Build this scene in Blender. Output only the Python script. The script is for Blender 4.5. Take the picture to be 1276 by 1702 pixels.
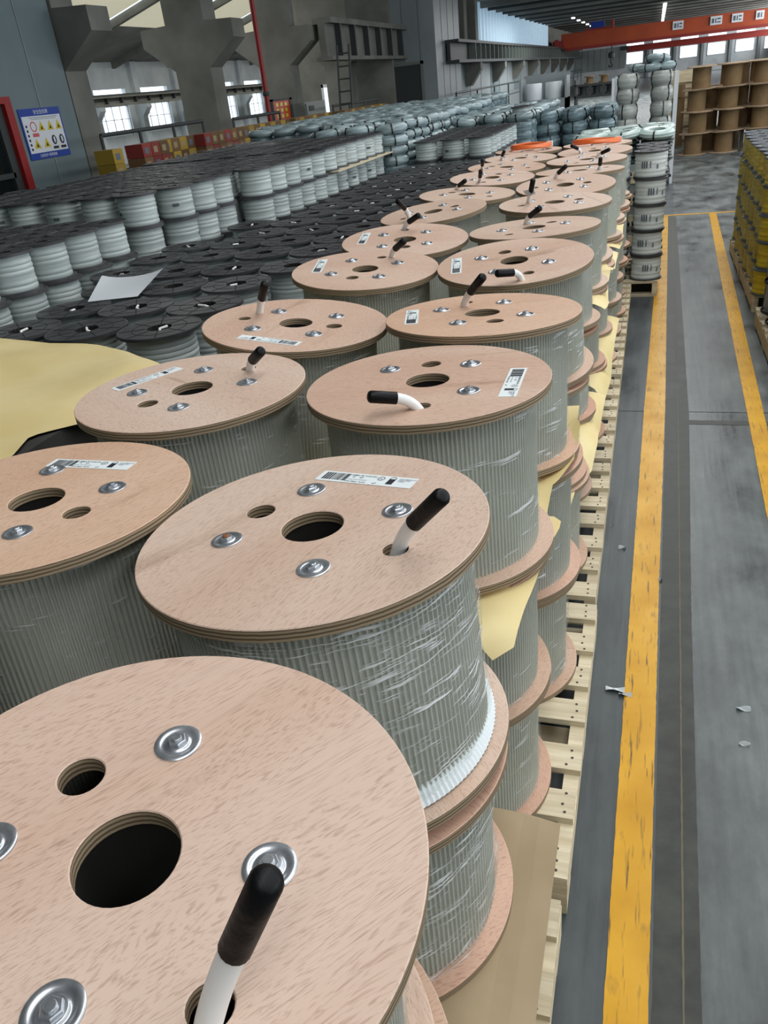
import bpy, bmesh, math, random
from mathutils import Vector, Matrix
random.seed(7)
PI = math.pi
SC = bpy.context.scene
COL = SC.collection
for o in list(bpy.data.objects): bpy.data.objects.remove(o)

# ------------------------------------------------------------------ camera, world, light
cd = bpy.data.cameras.new('camera'); cam = bpy.data.objects.new('camera', cd); COL.objects.link(cam)
cd.sensor_fit = 'HORIZONTAL'; cd.sensor_width = 36.0; cd.lens = 1291.86 / 1276 * 36.0
cd.clip_start = 0.02; cd.clip_end = 400
RT = (0.9514145, 0.2903677, -0.1024551); UPV = (-0.0539824, 0.4848817, 0.8729122); FW = (-0.3031441, 0.8249705, -0.4769982)
M = Matrix.Identity(4)
for i in range(3):
    M[i][0] = RT[i]; M[i][1] = UPV[i]; M[i][2] = -FW[i]
M[0][3], M[1][3], M[2][3] = 0.0, 0.0, 1.7875
cam.matrix_world = M
SC.camera = cam
SC.view_settings.view_transform = 'Standard'; SC.view_settings.look = 'None'
SC.view_settings.gamma = 1.0; SC.view_settings.use_curve_mapping = False
SC.view_settings.exposure = -0.18

w = bpy.data.worlds.new('overcast_sky'); SC.world = w; w.use_nodes = True
bg = w.node_tree.nodes['Background']; bg.inputs[0].default_value = (0.80, 0.90, 1.0, 1); bg.inputs[1].default_value = 2.6

def area(name, loc, sx, sy, power, color=(1, 1, 1), rot=(0, 0, 0)):
    l = bpy.data.lights.new(name, 'AREA'); l.shape = 'RECTANGLE'; l.size = sx; l.size_y = sy
    l.energy = power; l.color = color
    o = bpy.data.objects.new(name, l); COL.objects.link(o); o.location = loc; o.rotation_euler = rot
    return o
# area lamps stand in for roof daylight; the main bay roof is built closed
area('roof_daylight_main', (0.9, 10, 7.1), 1.6, 34, 1150, (0.97, 0.99, 1.0))
area('roof_daylight_side', (5.6, 14, 7.1), 1.6, 40, 1000, (0.95, 0.98, 1.0))
area('roof_daylight_far', (1.5, 47, 4.45), 14.0, 9, 2600, (0.95, 0.98, 1.0))  # unseen fill lamp added above the frame to brighten the far hall
area('roof_daylight_far_side', (10.6, 72, 3.2), 2.0, 36, 3200, (0.95, 0.98, 1.0), (0, PI*0.62, 0))  # unseen lamp added to light the far end and its ceiling sideways
area('window_daylight_right', (11.75, 9, 3.6), 3.6, 30, 720, (0.93, 0.97, 1.0), (0, PI/2, 0))  # fill lamp added to brighten the right-hand sides of the reels
area('roof_daylight_back_bay', (-14.2, 34, 5.6), 2.0, 40, 1500, (1.0, 0.99, 0.95))

# ------------------------------------------------------------------ helpers
class MB:
    def __init__(s): s.v = []; s.f = []; s.m = []
    def face(s, idx, m=0): s.f.append(tuple(idx)); s.m.append(m)
    def poly(s, pts, m=0):
        n = len(s.v); s.v += [tuple(p) for p in pts]; s.face(range(n, n + len(pts)), m); return s
    def box(s, x0, x1, y0, y1, z0, z1, m=0):
        n = len(s.v)
        s.v += [(x0,y0,z0),(x1,y0,z0),(x1,y1,z0),(x0,y1,z0),(x0,y0,z1),(x1,y0,z1),(x1,y1,z1),(x0,y1,z1)]
        for q in ((3,2,1,0),(4,5,6,7),(0,1,5,4),(1,2,6,5),(2,3,7,6),(3,0,4,7)): s.face([n+i for i in q], m)
        return s
    def prism(s, pts, d, m=0):
        """pts: polygon in 3D; d: extrusion vector"""
        n = len(s.v); k = len(pts); d = Vector(d)
        s.v += [tuple(p) for p in pts] + [tuple(Vector(p) + d) for p in pts]
        s.face([n+i for i in range(k)][::-1], m); s.face([n+k+i for i in range(k)], m)
        for i in range(k):
            j = (i+1) % k; s.face((n+i, n+j, n+k+j, n+k+i), m)
        return s
    def lathe(s, prof, seg=32, c=(0,0,0), m=0, cap=False, phase=0.0, mfun=None):
        n = len(s.v); k = len(prof)
        for i in range(seg):
            a = 2*PI*i/seg + phase; ca, sa = math.cos(a), math.sin(a)
            for (r, z) in prof: s.v.append((c[0]+r*ca, c[1]+r*sa, c[2]+z))
        for i in range(seg):
            j = (i+1) % seg
            for q in range(k-1):
                s.face((n+i*k+q, n+j*k+q, n+j*k+q+1, n+i*k+q+1), mfun(q) if mfun else m)
        if cap:
            s.face([n+i*k for i in range(seg)][::-1], m); s.face([n+i*k+k-1 for i in range(seg)], m)
        return s
    def tube(s, pts, rad, seg=12, m=0, cap=True):
        pts = [Vector(p) for p in pts]; n0 = len(s.v); k = len(pts)
        rads = rad if isinstance(rad, (list, tuple)) else [rad]*k
        ref = Vector((0.13, 0.31, 0.94)); prev = None
        for i, p in enumerate(pts):
            t = (pts[min(i+1, k-1)] - pts[max(i-1, 0)]).normalized()
            if prev is None:
                u = t.cross(ref)
                if u.length < 1e-3: u = t.cross(Vector((1,0,0)))
                u.normalize()
            else:
                u = (prev - t*prev.dot(t)).normalized()
            prev = u; v = t.cross(u)
            for j in range(seg):
                a = 2*PI*j/seg; s.v.append(tuple(p + (u*math.cos(a) + v*math.sin(a))*rads[i]))
        for i in range(k-1):
            for j in range(seg):
                jj = (j+1) % seg
                s.face((n0+i*seg+j, n0+i*seg+jj, n0+(i+1)*seg+jj, n0+(i+1)*seg+j), m)
        if cap:
            s.face([n0+j for j in range(seg)][::-1], m); s.face([n0+(k-1)*seg+j for j in range(seg)], m)
        return s
    def grid(s, fn, nu, nv, m=0):
        n = len(s.v)
        for i in range(nu+1):
            for j in range(nv+1): s.v.append(tuple(fn(i/nu, j/nv)))
        for i in range(nu):
            for j in range(nv):
                a = n+i*(nv+1)+j; s.face((a, a+nv+1, a+nv+2, a+1), m)
        return s
    def mesh(s, name, mats, smooth=35):
        me = bpy.data.meshes.new(name); me.from_pydata(s.v, [], s.f)
        for mt in (mats if isinstance(mats, (list, tuple)) else [mats]): me.materials.append(mt)
        if any(s.m): me.polygons.foreach_set('material_index', s.m)
        finish(me, smooth); return me
def finish(me, smooth=35):
    me.validate(); me.update()
    if smooth:
        me.polygons.foreach_set('use_smooth', [True]*len(me.polygons))
        me.set_sharp_from_angle(angle=math.radians(smooth))
def put(name, me, parent=None, loc=(0,0,0), rot=(0,0,0), scale=(1,1,1)):
    if isinstance(me, tuple): me = me[0].mesh(name, *me[1:])
    o = bpy.data.objects.new(name, me); COL.objects.link(o)
    if parent: o.parent = parent
    o.location = loc; o.rotation_euler = rot; o.scale = scale
    return o
def tag(o, label, cat, group=None, kind=None):
    o['label'] = label; o['category'] = cat
    if group: o['group'] = group
    if kind: o['kind'] = kind
    return o
def thing(name, label, cat, loc=(0,0,0), rot=(0,0,0), group=None):
    o = bpy.data.objects.new(name, None); COL.objects.link(o); o.empty_display_size = 0.05
    o.location = loc; o.rotation_euler = rot
    return tag(o, label, cat, group)
def struct(name, me, parent=None, loc=(0,0,0), rot=(0,0,0)):
    o = put(name, me, parent, loc, rot)
    if not parent: o['kind'] = 'structure'
    return o
def dup(root, loc, label, group=None, rotz=None, skip=(), scale=None, rot=None):
    r = root.copy(); COL.objects.link(r); r.location = loc; r['label'] = label
    if group: r['group'] = group
    if rotz is not None: r.rotation_euler = (0, 0, rotz)
    if rot is not None: r.rotation_euler = rot
    if scale: r.scale = scale
    for ch in root.children:
        if ch.name.split('.')[0] in skip: continue
        c = ch.copy(); COL.objects.link(c); c.parent = r
        for g in ch.children:
            d = g.copy(); COL.objects.link(d); d.parent = c
    return r
ORD = ['first','second','third','fourth','fifth','sixth','seventh','eighth','ninth','tenth','eleventh','twelfth','thirteenth','fourteenth',
       'fifteenth','sixteenth','seventeenth','eighteenth','nineteenth','twentieth','twenty-first','twenty-second','twenty-third','twenty-fourth','twenty-fifth','twenty-sixth','twenty-seventh','twenty-eighth']
J = lambda a: random.uniform(-a, a)

# ------------------------------------------------------------------ materials
def srgb(r, g, b):
    f = lambda c: (c/255/12.92) if c/255 <= 0.04045 else ((c/255+0.055)/1.055)**2.4
    return (f(r), f(g), f(b), 1)
def mat(name, col, rough=0.6, metal=0.0, col2=None, nscale=8.0, stretch=(1,1,1), bump=0.0, bscale=None, rnd=0.0, detail=4.0,
        lo=0.35, hi=0.65, spec=None, rough2=None, emit=None, estr=0.0, bstretch=None):
    m = bpy.data.materials.new(name); m.use_nodes = True
    nt = m.node_tree; N = nt.nodes; L = nt.links; b = N['Principled BSDF']
    b.inputs['Base Color'].default_value = col; b.inputs['Roughness'].default_value = rough; b.inputs['Metallic'].default_value = metal
    if spec is not None: b.inputs['Specular IOR Level'].default_value = spec
    if emit: b.inputs['Emission Color'].default_value = emit; b.inputs['Emission Strength'].default_value = estr
    tc = N.new('ShaderNodeTexCoord')
    out = None
    if col2 is not None:
        mp = N.new('ShaderNodeMapping'); mp.inputs['Scale'].default_value = stretch
        L.new(tc.outputs['Object'], mp.inputs[0])
        if rnd:
            oi0 = N.new('ShaderNodeObjectInfo'); ml = N.new('ShaderNodeMath'); ml.operation = 'MULTIPLY'; ml.inputs[1].default_value = 37.0
            L.new(oi0.outputs['Random'], ml.inputs[0]); L.new(ml.outputs[0], mp.inputs['Location'])
        nz = N.new('ShaderNodeTexNoise'); nz.inputs['Scale'].default_value = nscale; nz.inputs['Detail'].default_value = detail
        L.new(mp.outputs[0], nz.inputs['Vector'])
        cr = N.new('ShaderNodeValToRGB'); cr.color_ramp.elements[0].position = lo; cr.color_ramp.elements[1].position = hi
        cr.color_ramp.elements[0].color = col; cr.color_ramp.elements[1].color = col2
        L.new(nz.outputs['Fac'], cr.inputs[0]); out = cr.outputs[0]
        if rough2 is not None:
            mr = N.new('ShaderNodeMapRange'); mr.inputs[1].default_value = lo; mr.inputs[2].default_value = hi
            mr.inputs[3].default_value = rough; mr.inputs[4].default_value = rough2
            L.new(nz.outputs['Fac'], mr.inputs[0]); L.new(mr.outputs[0], b.inputs['Roughness'])
    if rnd:
        oi = N.new('ShaderNodeObjectInfo'); hs = N.new('ShaderNodeHueSaturation')
        mr = N.new('ShaderNodeMapRange'); mr.inputs[3].default_value = 1-rnd; mr.inputs[4].default_value = 1+rnd
        L.new(oi.outputs['Random'], mr.inputs[0]); L.new(mr.outputs[0], hs.inputs['Value'])
        if out: L.new(out, hs.inputs['Color'])
        else: hs.inputs['Color'].default_value = col
        out = hs.outputs[0]
    if out: L.new(out, b.inputs['Base Color'])
    if bump:
        nb = N.new('ShaderNodeTexNoise'); nb.inputs['Scale'].default_value = bscale or nscale*3; nb.inputs['Detail'].default_value = 3
        mp2 = N.new('ShaderNodeMapping'); mp2.inputs['Scale'].default_value = bstretch or stretch; L.new(tc.outputs['Object'], mp2.inputs[0]); L.new(mp2.outputs[0], nb.inputs['Vector'])
        bp = N.new('ShaderNodeBump'); bp.inputs['Strength'].default_value = bump; bp.inputs['Distance'].default_value = 0.01
        L.new(nb.outputs['Fac'], bp.inputs['Height']); L.new(bp.outputs[0], b.inputs['Normal'])
    return m

def plywood_mat():
    m = bpy.data.materials.new('plywood_face'); m.use_nodes = True; nt = m.node_tree; N = nt.nodes; L = nt.links; b = N['Principled BSDF']
    tc = N.new('ShaderNodeTexCoord'); oi = N.new('ShaderNodeObjectInfo')
    mp = N.new('ShaderNodeMapping'); mp.inputs['Scale'].default_value = (1.0, 0.16, 1.0); L.new(tc.outputs['Object'], mp.inputs[0])
    mu = N.new('ShaderNodeMath'); mu.operation = 'MULTIPLY'; mu.inputs[1].default_value = 53.0; L.new(oi.outputs['Random'], mu.inputs[0])
    L.new(mu.outputs[0], mp.inputs['Location'])
    nd = N.new('ShaderNodeTexNoise'); nd.inputs['Scale'].default_value = 9; nd.inputs['Detail'].default_value = 2; L.new(mp.outputs[0], nd.inputs['Vector'])
    g = N.new('ShaderNodeTexNoise'); g.inputs['Scale'].default_value = 520; g.inputs['Detail'].default_value = 2; g.inputs['Distortion'].default_value = 0.4
    va = N.new('ShaderNodeVectorMath'); va.operation = 'MULTIPLY_ADD'; va.inputs[1].default_value = (0.09, 0.09, 0.09)
    L.new(nd.outputs['Color'], va.inputs[0]); L.new(mp.outputs[0], va.inputs[2]); L.new(va.outputs[0], g.inputs['Vector'])
    c1 = N.new('ShaderNodeValToRGB'); e = c1.color_ramp.elements
    e[0].position = 0.30; e[0].color = srgb(194, 165, 147); e[1].position = 0.50; e[1].color = srgb(220, 194, 176)
    L.new(g.outputs['Fac'], c1.inputs[0])
    # broad blotches
    n2 = N.new('ShaderNodeTexNoise'); n2.inputs['Scale'].default_value = 5; n2.inputs['Detail'].default_value = 5; L.new(mp.outputs[0], n2.inputs['Vector'])
    c2 = N.new('ShaderNodeValToRGB'); e = c2.color_ramp.elements
    e[0].position = 0.34; e[0].color = (0.86, 0.76, 0.70, 1); e[1].position = 0.62; e[1].color = (1, 1, 1, 1)
    L.new(n2.outputs['Fac'], c2.inputs[0])
    mx = N.new('ShaderNodeMix'); mx.data_type = 'RGBA'; mx.blend_type = 'MULTIPLY'; mx.inputs[0].default_value = 0.75
    L.new(c1.outputs[0], mx.inputs[6]); L.new(c2.outputs[0], mx.inputs[7])
    # dark smudges
    n3 = N.new('ShaderNodeTexNoise'); n3.inputs['Scale'].default_value = 14; n3.inputs['Detail'].default_value = 6; L.new(va.outputs[0], n3.inputs['Vector'])
    c3 = N.new('ShaderNodeValToRGB'); e = c3.color_ramp.elements
    e[0].position = 0.26; e[0].color = (0.55, 0.48, 0.42, 1); e[1].position = 0.36; e[1].color = (1, 1, 1, 1)
    L.new(n3.outputs['Fac'], c3.inputs[0])
    mx2 = N.new('ShaderNodeMix'); mx2.data_type = 'RGBA'; mx2.blend_type = 'MULTIPLY'; mx2.inputs[0].default_value = 0.6
    L.new(mx.outputs[2], mx2.inputs[6]); L.new(c3.outputs[0], mx2.inputs[7])
    hs = N.new('ShaderNodeHueSaturation')
    L.new(mx2.outputs[2], hs.inputs['Color'])
    # each reel's veneer has its own tint (object colour)
    mx3 = N.new('ShaderNodeMix'); mx3.data_type = 'RGBA'; mx3.blend_type = 'MULTIPLY'; mx3.inputs[0].default_value = 1.0
    L.new(hs.outputs[0], mx3.inputs[6]); L.new(oi.outputs['Color'], mx3.inputs[7])
    L.new(mx3.outputs[2], b.inputs['Base Color']); b.inputs['Roughness'].default_value = 0.62; b.inputs['Specular IOR Level'].default_value = 0.35
    bp = N.new('ShaderNodeBump'); bp.inputs['Strength'].default_value = 0.12; bp.inputs['Distance'].default_value = 0.002
    L.new(g.outputs['Fac'], bp.inputs['Height']); L.new(bp.outputs[0], b.inputs['Normal'])
    return m
def plyedge_mat():
    m = bpy.data.materials.new('plywood_edge'); m.use_nodes = True; nt = m.node_tree; N = nt.nodes; L = nt.links; b = N['Principled BSDF']
    tc = N.new('ShaderNodeTexCoord'); sx = N.new('ShaderNodeSeparateXYZ'); L.new(tc.outputs['Object'], sx.inputs[0])
    nz = N.new('ShaderNodeTexNoise'); nz.inputs['Scale'].default_value = 25; nz.inputs['Detail'].default_value = 4; L.new(tc.outputs['Object'], nz.inputs['Vector'])
    ma = N.new('ShaderNodeMath'); ma.operation = 'MULTIPLY_ADD'; ma.inputs[1].default_value = 0.004; L.new(nz.outputs['Fac'], ma.inputs[0]); L.new(sx.outputs['Z'], ma.inputs[2])
    mu = N.new('ShaderNodeMath'); mu.operation = 'MULTIPLY'; mu.inputs[1].default_value = 2*PI/0.0058; L.new(ma.outputs[0], mu.inputs[0])
    si = N.new('ShaderNodeMath'); si.operation = 'SINE'; L.new(mu.outputs[0], si.inputs[0])
    c = N.new('ShaderNodeValToRGB'); e = c.color_ramp.elements
    e[0].position = 0.0; e[0].color = srgb(84, 66, 48); e[1].position = 0.75; e[1].color = srgb(160, 140, 112)
    mr = N.new('ShaderNodeMapRange'); mr.inputs[1].default_value = -1; L.new(si.outputs[0], mr.inputs[0]); L.new(mr.outputs[0], c.inputs[0])
    L.new(c.outputs[0], b.inputs['Base Color']); b.inputs['Roughness'].default_value = 0.8
    return m
def film_mat(name, amount, streak):
    """thin stretch film: clear sheet with stretched glossy creases"""
    m = bpy.data.materials.new(name); m.use_nodes = True; nt = m.node_tree; N = nt.nodes; L = nt.links
    for n in list(N): N.remove(n)
    out = N.new('ShaderNodeOutputMaterial'); mix = N.new('ShaderNodeMixShader'); tr = N.new('ShaderNodeBsdfTransparent'); gl = N.new('ShaderNodeBsdfPrincipled')
    tr.inputs[0].default_value = (0.97, 0.98, 0.97, 1)
    gl.inputs['Base Color'].default_value = (0.96, 0.97, 0.97, 1); gl.inputs['Roughness'].default_value = 0.14; gl.inputs['Specular IOR Level'].default_value = 0.9  # white layer for the streaks: glints put into the colour
    tc = N.new('ShaderNodeTexCoord'); oi = N.new('ShaderNodeObjectInfo')
    # unrolled coordinates (angle, height) so that creases run round the reel
    uv = N.new('ShaderNodeUVMap')
    ad = N.new('ShaderNodeVectorMath'); ad.operation = 'ADD'; L.new(uv.outputs[0], ad.inputs[0])
    mu = N.new('ShaderNodeMath'); mu.operation = 'MULTIPLY'; mu.inputs[1].default_value = 19.0; L.new(oi.outputs['Random'], mu.inputs[0]); L.new(mu.outputs[0], ad.inputs[1])
    mp = N.new('ShaderNodeMapping'); mp.inputs['Scale'].default_value = (15, 330, 1); mp.inputs['Rotation'].default_value = (0, 0, 0.05); L.new(ad.outputs[0], mp.inputs[0])
    n1 = N.new('ShaderNodeTexNoise'); n1.inputs['Scale'].default_value = 1.0; n1.inputs['Detail'].default_value = 2; n1.inputs['Distortion'].default_value = 0.6; L.new(mp.outputs[0], n1.inputs['Vector'])
    mp2 = N.new('ShaderNodeMapping'); mp2.inputs['Scale'].default_value = (14, 40, 1); L.new(ad.outputs[0], mp2.inputs[0])
    n2 = N.new('ShaderNodeTexNoise'); n2.inputs['Scale'].default_value = 1.0; n2.inputs['Detail'].default_value = 2; L.new(mp2.outputs[0], n2.inputs['Vector'])
    m1 = N.new('ShaderNodeMapRange'); m1.inputs[1].default_value = 0.53; m1.inputs[2].default_value = 0.60; L.new(n1.outputs['Fac'], m1.inputs[0])
    m2 = N.new('ShaderNodeMapRange'); m2.inputs[1].default_value = streak; m2.inputs[2].default_value = streak+0.12; L.new(n2.outputs['Fac'], m2.inputs[0])
    ml = N.new('ShaderNodeMath'); ml.operation = 'MULTIPLY'; L.new(m1.outputs[0], ml.inputs[0]); L.new(m2.outputs[0], ml.inputs[1])
    mr = N.new('ShaderNodeMapRange'); mr.inputs[3].default_value = 0.07; mr.inputs[4].default_value = amount
    L.new(ml.outputs[0], mr.inputs[0]); L.new(mr.outputs[0], mix.inputs[0])
    bp = N.new('ShaderNodeBump'); bp.inputs['Strength'].default_value = 1.0; bp.inputs['Distance'].default_value = 0.006
    L.new(n1.outputs['Fac'], bp.inputs['Height']); L.new(bp.outputs[0], gl.inputs['Normal'])
    L.new(tr.outputs[0], mix.inputs[1]); L.new(gl.outputs[0], mix.inputs[2]); L.new(mix.outputs[0], out.inputs[0])
    return m

PLY = plywood_mat(); PLYE = plyedge_mat()
WRAP = mat('corrugated_plastic', srgb(172, 173, 162), 0.42, col2=srgb(190, 191, 180), nscale=4, rnd=0.05)
FILM = film_mat('stretch_film', 0.7, 0.54); FILMB = film_mat('stretch_film_heavy', 0.8, 0.44)
STEEL = mat('zinc_steel', srgb(206, 210, 214), 0.30, 0.8, col2=srgb(168, 172, 178), nscale=60, rnd=0.1)
RUST = mat('rusty_bolt', srgb(150, 100, 66), 0.6, 0.4)
CABLE = mat('white_cable', srgb(240, 240, 238), 0.35)
CAP = mat('black_heatshrink', srgb(11, 11, 13), 0.45, spec=0.22, bump=0.15, nscale=20, bscale=60)
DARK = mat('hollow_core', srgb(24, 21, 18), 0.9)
LABEL = mat('label_paper', srgb(236, 243, 244), 0.45)
INK = mat('label_ink', srgb(34, 38, 44), 0.6)
INK2 = mat('label_ink_grey', srgb(96, 106, 116), 0.6)
PINE = mat('pallet_pine', srgb(190, 174, 144), 0.75, col2=srgb(216, 203, 174), nscale=7, stretch=(0.5, 7, 7), bump=0.2, bscale=30, rnd=0.14)
NAIL = mat('nail_head', srgb(70, 64, 58), 0.5, 0.6)
CARD = mat('cardboard', srgb(152, 132, 102), 0.85, col2=srgb(166, 146, 116), nscale=5)
KRAFT = mat('yellow_kraft', srgb(222, 200, 140), 0.6, col2=srgb(232, 213, 158), nscale=4, bump=0.25, bscale=9)
KBACK = mat('black_kraft_back', srgb(30, 28, 26), 0.5)
BLACK = mat('black_plastic', srgb(58, 58, 60), 0.42, col2=srgb(74, 74, 76), nscale=9, rnd=0.22)
WIRE = mat('white_wire', srgb(188, 196, 193), 0.38, col2=srgb(166, 175, 173), nscale=3, stretch=(1, 1, 9), rnd=0.10)
PRINT = mat('wire_print', srgb(60, 66, 74), 0.6)
COILW = mat('pale_wire', srgb(170, 186, 188), 0.28, col2=srgb(120, 138, 142), nscale=5, stretch=(1, 1, 8), rnd=0.2)
COILG = mat('silver_wire', srgb(186, 190, 184), 0.30, col2=srgb(150, 154, 148), nscale=4, stretch=(1, 1, 8), rnd=0.12)
COILD = mat('dark_wire', srgb(74, 92, 98), 0.28, col2=srgb(128, 150, 156), nscale=6, stretch=(1, 1, 8), rnd=0.2)
STRAP = mat('strap_black', srgb(26, 28, 30), 0.5)
GREENC = mat('pale_green_wire', srgb(172, 192, 184), 0.3, col2=srgb(192, 208, 202), nscale=6, rnd=0.08)
ORANGE = mat('orange_wire', srgb(226, 96, 40), 0.4, col2=srgb(240, 130, 70), nscale=5)
YELW = mat('yellow_wire', srgb(196, 166, 18), 0.42, col2=srgb(214, 186, 40), nscale=4, stretch=(1, 1, 9), rnd=0.1)
GREYSP = mat('grey_plastic', srgb(86, 94, 100), 0.5, rnd=0.1)
CORE = mat('cardboard_tube', srgb(122, 97, 64), 0.8, col2=srgb(136, 110, 76), nscale=5, rnd=0.08)
FIBRE = mat('fibreboard', srgb(158, 134, 108), 0.8, col2=srgb(180, 156, 128), nscale=7, rnd=0.08)
def paint_mat():
    m = mat('yellow_paint', srgb(216, 160, 4), 0.32, spec=0.28, col2=srgb(194, 138, 2), nscale=5, detail=8, bump=0.05, bscale=20, rough2=0.42, lo=0.40, hi=0.75)
    nt = m.node_tree; N = nt.nodes; L = nt.links; b = N['Principled BSDF']; src = b.inputs['Base Color'].links[0].from_socket
    tc = N.new('ShaderNodeTexCoord'); col = src
    for rot, sc, lo_, hi_ in ((0.5, (60, 5, 1), 0.68, 0.72), (-0.9, (44, 4, 1), 0.69, 0.73), (1.4, (50, 3.2, 1), 0.68, 0.73), (0.1, (8, 4, 1), 0.70, 0.82)):
        mp = N.new('ShaderNodeMapping'); mp.inputs['Rotation'].default_value = (0, 0, rot); mp.inputs['Scale'].default_value = sc; L.new(tc.outputs['Object'], mp.inputs[0])
        nz = N.new('ShaderNodeTexNoise'); nz.inputs['Scale'].default_value = 1.6; nz.inputs['Detail'].default_value = 7; L.new(mp.outputs[0], nz.inputs['Vector'])
        mr = N.new('ShaderNodeMapRange'); mr.inputs[1].default_value = lo_-0.06; mr.inputs[2].default_value = hi_; mr.inputs[4].default_value = 0.9; L.new(nz.outputs['Fac'], mr.inputs[0])
        mx = N.new('ShaderNodeMix'); mx.data_type = 'RGBA'; mx.inputs[7].default_value = srgb(84, 62, 30)
        L.new(mr.outputs[0], mx.inputs[0]); L.new(col, mx.inputs[6]); col = mx.outputs[2]
    L.new(col, b.inputs['Base Color'])
    return m
YPAINT = paint_mat()
CONC = mat('grey_concrete', srgb(126, 126, 119), 0.85, col2=srgb(106, 106, 99), nscale=1.3, bump=0.1, bscale=8)
PANEL = mat('pale_blue_panel', srgb(104, 120, 124), 0.55, col2=srgb(114, 130, 133), nscale=0.8)
PANELG = mat('grey_panel', srgb(146, 154, 155), 0.5, col2=srgb(132, 140, 143), nscale=0.7)
WHITEW = mat('white_painted_wall', srgb(214, 220, 222), 0.7, col2=srgb(190, 198, 204), nscale=1.2)
ROOFM = mat('roof_sheet', srgb(138, 136, 128), 0.7, col2=srgb(116, 114, 108), nscale=1.0)
ROOFY = mat('cream_roof_sheet', srgb(216, 210, 184), 0.7, emit=srgb(228, 222, 196), estr=0.55)
STEELG = mat('dark_steel', srgb(58, 62, 62), 0.6)
RAILM = mat('green_rail', srgb(38, 52, 46), 0.5)
REDP = mat('red_paint', srgb(150, 26, 26), 0.45)
CRANE = mat('crane_orange', srgb(190, 82, 40), 0.5, col2=srgb(170, 70, 34), nscale=0.6)
CRANER = mat('crane_red', srgb(148, 44, 34), 0.5)
GLASS = mat('dark_glass', srgb(22, 30, 32), 0.06, spec=0.6)
SIGNB = mat('sign_blue', srgb(24, 64, 156), 0.35)
SIGNW = mat('sign_white', srgb(226, 230, 234), 0.3)
SIGNY = mat('sign_yellow', srgb(214, 190, 40), 0.4)
SIGNR = mat('sign_red', srgb(206, 90, 96), 0.4)
CARTON = [mat('carton_brown', srgb(112, 84, 54), 0.8, rnd=0.3), mat('carton_yellow', srgb(164, 134, 44), 0.7, rnd=0.2), mat('carton_red', srgb(140, 54, 46), 0.7, rnd=0.2)]
CABG = mat('cabinet_grey', srgb(120, 128, 122), 0.5)
SKYPANEL = mat('translucent_sheet', srgb(190, 212, 226), 0.4, emit=srgb(170, 205, 232), estr=0.35)
SCRAP = mat('clear_scrap', srgb(200, 206, 210), 0.15)

def floor_mat(nm, ca, cb):
    m = bpy.data.materials.new(nm); m.use_nodes = True; nt = m.node_tree; N = nt.nodes; L = nt.links; b = N['Principled BSDF']
    tc = N.new('ShaderNodeTexCoord')
    mp = N.new('ShaderNodeMapping'); mp.inputs['Scale'].default_value = (1.6, 0.8, 1); L.new(tc.outputs['Object'], mp.inputs[0])
    n1 = N.new('ShaderNodeTexNoise'); n1.inputs['Scale'].default_value = 2.2; n1.inputs['Detail'].default_value = 8; n1.inputs['Roughness'].default_value = 0.62; L.new(mp.outputs[0], n1.inputs['Vector'])
    c = N.new('ShaderNodeValToRGB'); e = c.color_ramp.elements
    e[0].position = 0.36; e[0].color = ca; e[1].position = 0.68; e[1].color = cb
    L.new(n1.outputs['Fac'], c.inputs[0])
    mp2 = N.new('ShaderNodeMapping'); mp2.inputs['Scale'].default_value = (26, 1.3, 1); L.new(tc.outputs['Object'], mp2.inputs[0])
    n2 = N.new('ShaderNodeTexNoise'); n2.inputs['Scale'].default_value = 1.4; n2.inputs['Detail'].default_value = 6; L.new(mp2.outputs[0], n2.inputs['Vector'])
    c2 = N.new('ShaderNodeValToRGB'); e = c2.color_ramp.elements
    e[0].position = 0.32; e[0].color = (0.72, 0.72, 0.73, 1); e[1].position = 0.6; e[1].color = (1, 1, 1, 1)
    L.new(n2.outputs['Fac'], c2.inputs[0])
    mx = N.new('ShaderNodeMix'); mx.data_type = 'RGBA'; mx.blend_type = 'MULTIPLY'; mx.inputs[0].default_value = 0.85
    L.new(c.outputs[0], mx.inputs[6]); L.new(c2.outputs[0], mx.inputs[7]); L.new(mx.outputs[2], b.inputs['Base Color'])
    mr = N.new('ShaderNodeMapRange'); mr.inputs[1].default_value = 0.3; mr.inputs[2].default_value = 0.7; mr.inputs[3].default_value = 0.24; mr.inputs[4].default_value = 0.5
    L.new(n1.outputs['Fac'], mr.inputs[0]); L.new(mr.outputs[0], b.inputs['Roughness']); b.inputs['Specular IOR Level'].default_value = 0.32
    bp = N.new('ShaderNodeBump'); bp.inputs['Strength'].default_value = 0.06; bp.inputs['Distance'].default_value = 0.01
    L.new(n2.outputs['Fac'], bp.inputs['Height']); L.new(bp.outputs[0], b.inputs['Normal'])
    return m
FLOOR = floor_mat('epoxy_floor', srgb(56, 61, 62), srgb(122, 128, 126)); FLOORL = floor_mat('epoxy_floor_dark', srgb(56, 62, 64), srgb(86, 92, 94))
STRIP = mat('dark_floor_strip', srgb(44, 45, 41), 0.42, spec=0.3, col2=srgb(70, 71, 65), nscale=9, detail=8, rough2=0.5, bump=0.1, bscale=40)
GROUT = mat('joint_filler', srgb(106, 98, 76), 0.7)
JOINT = mat('joint_dark', srgb(38, 40, 40), 0.8)

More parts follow.
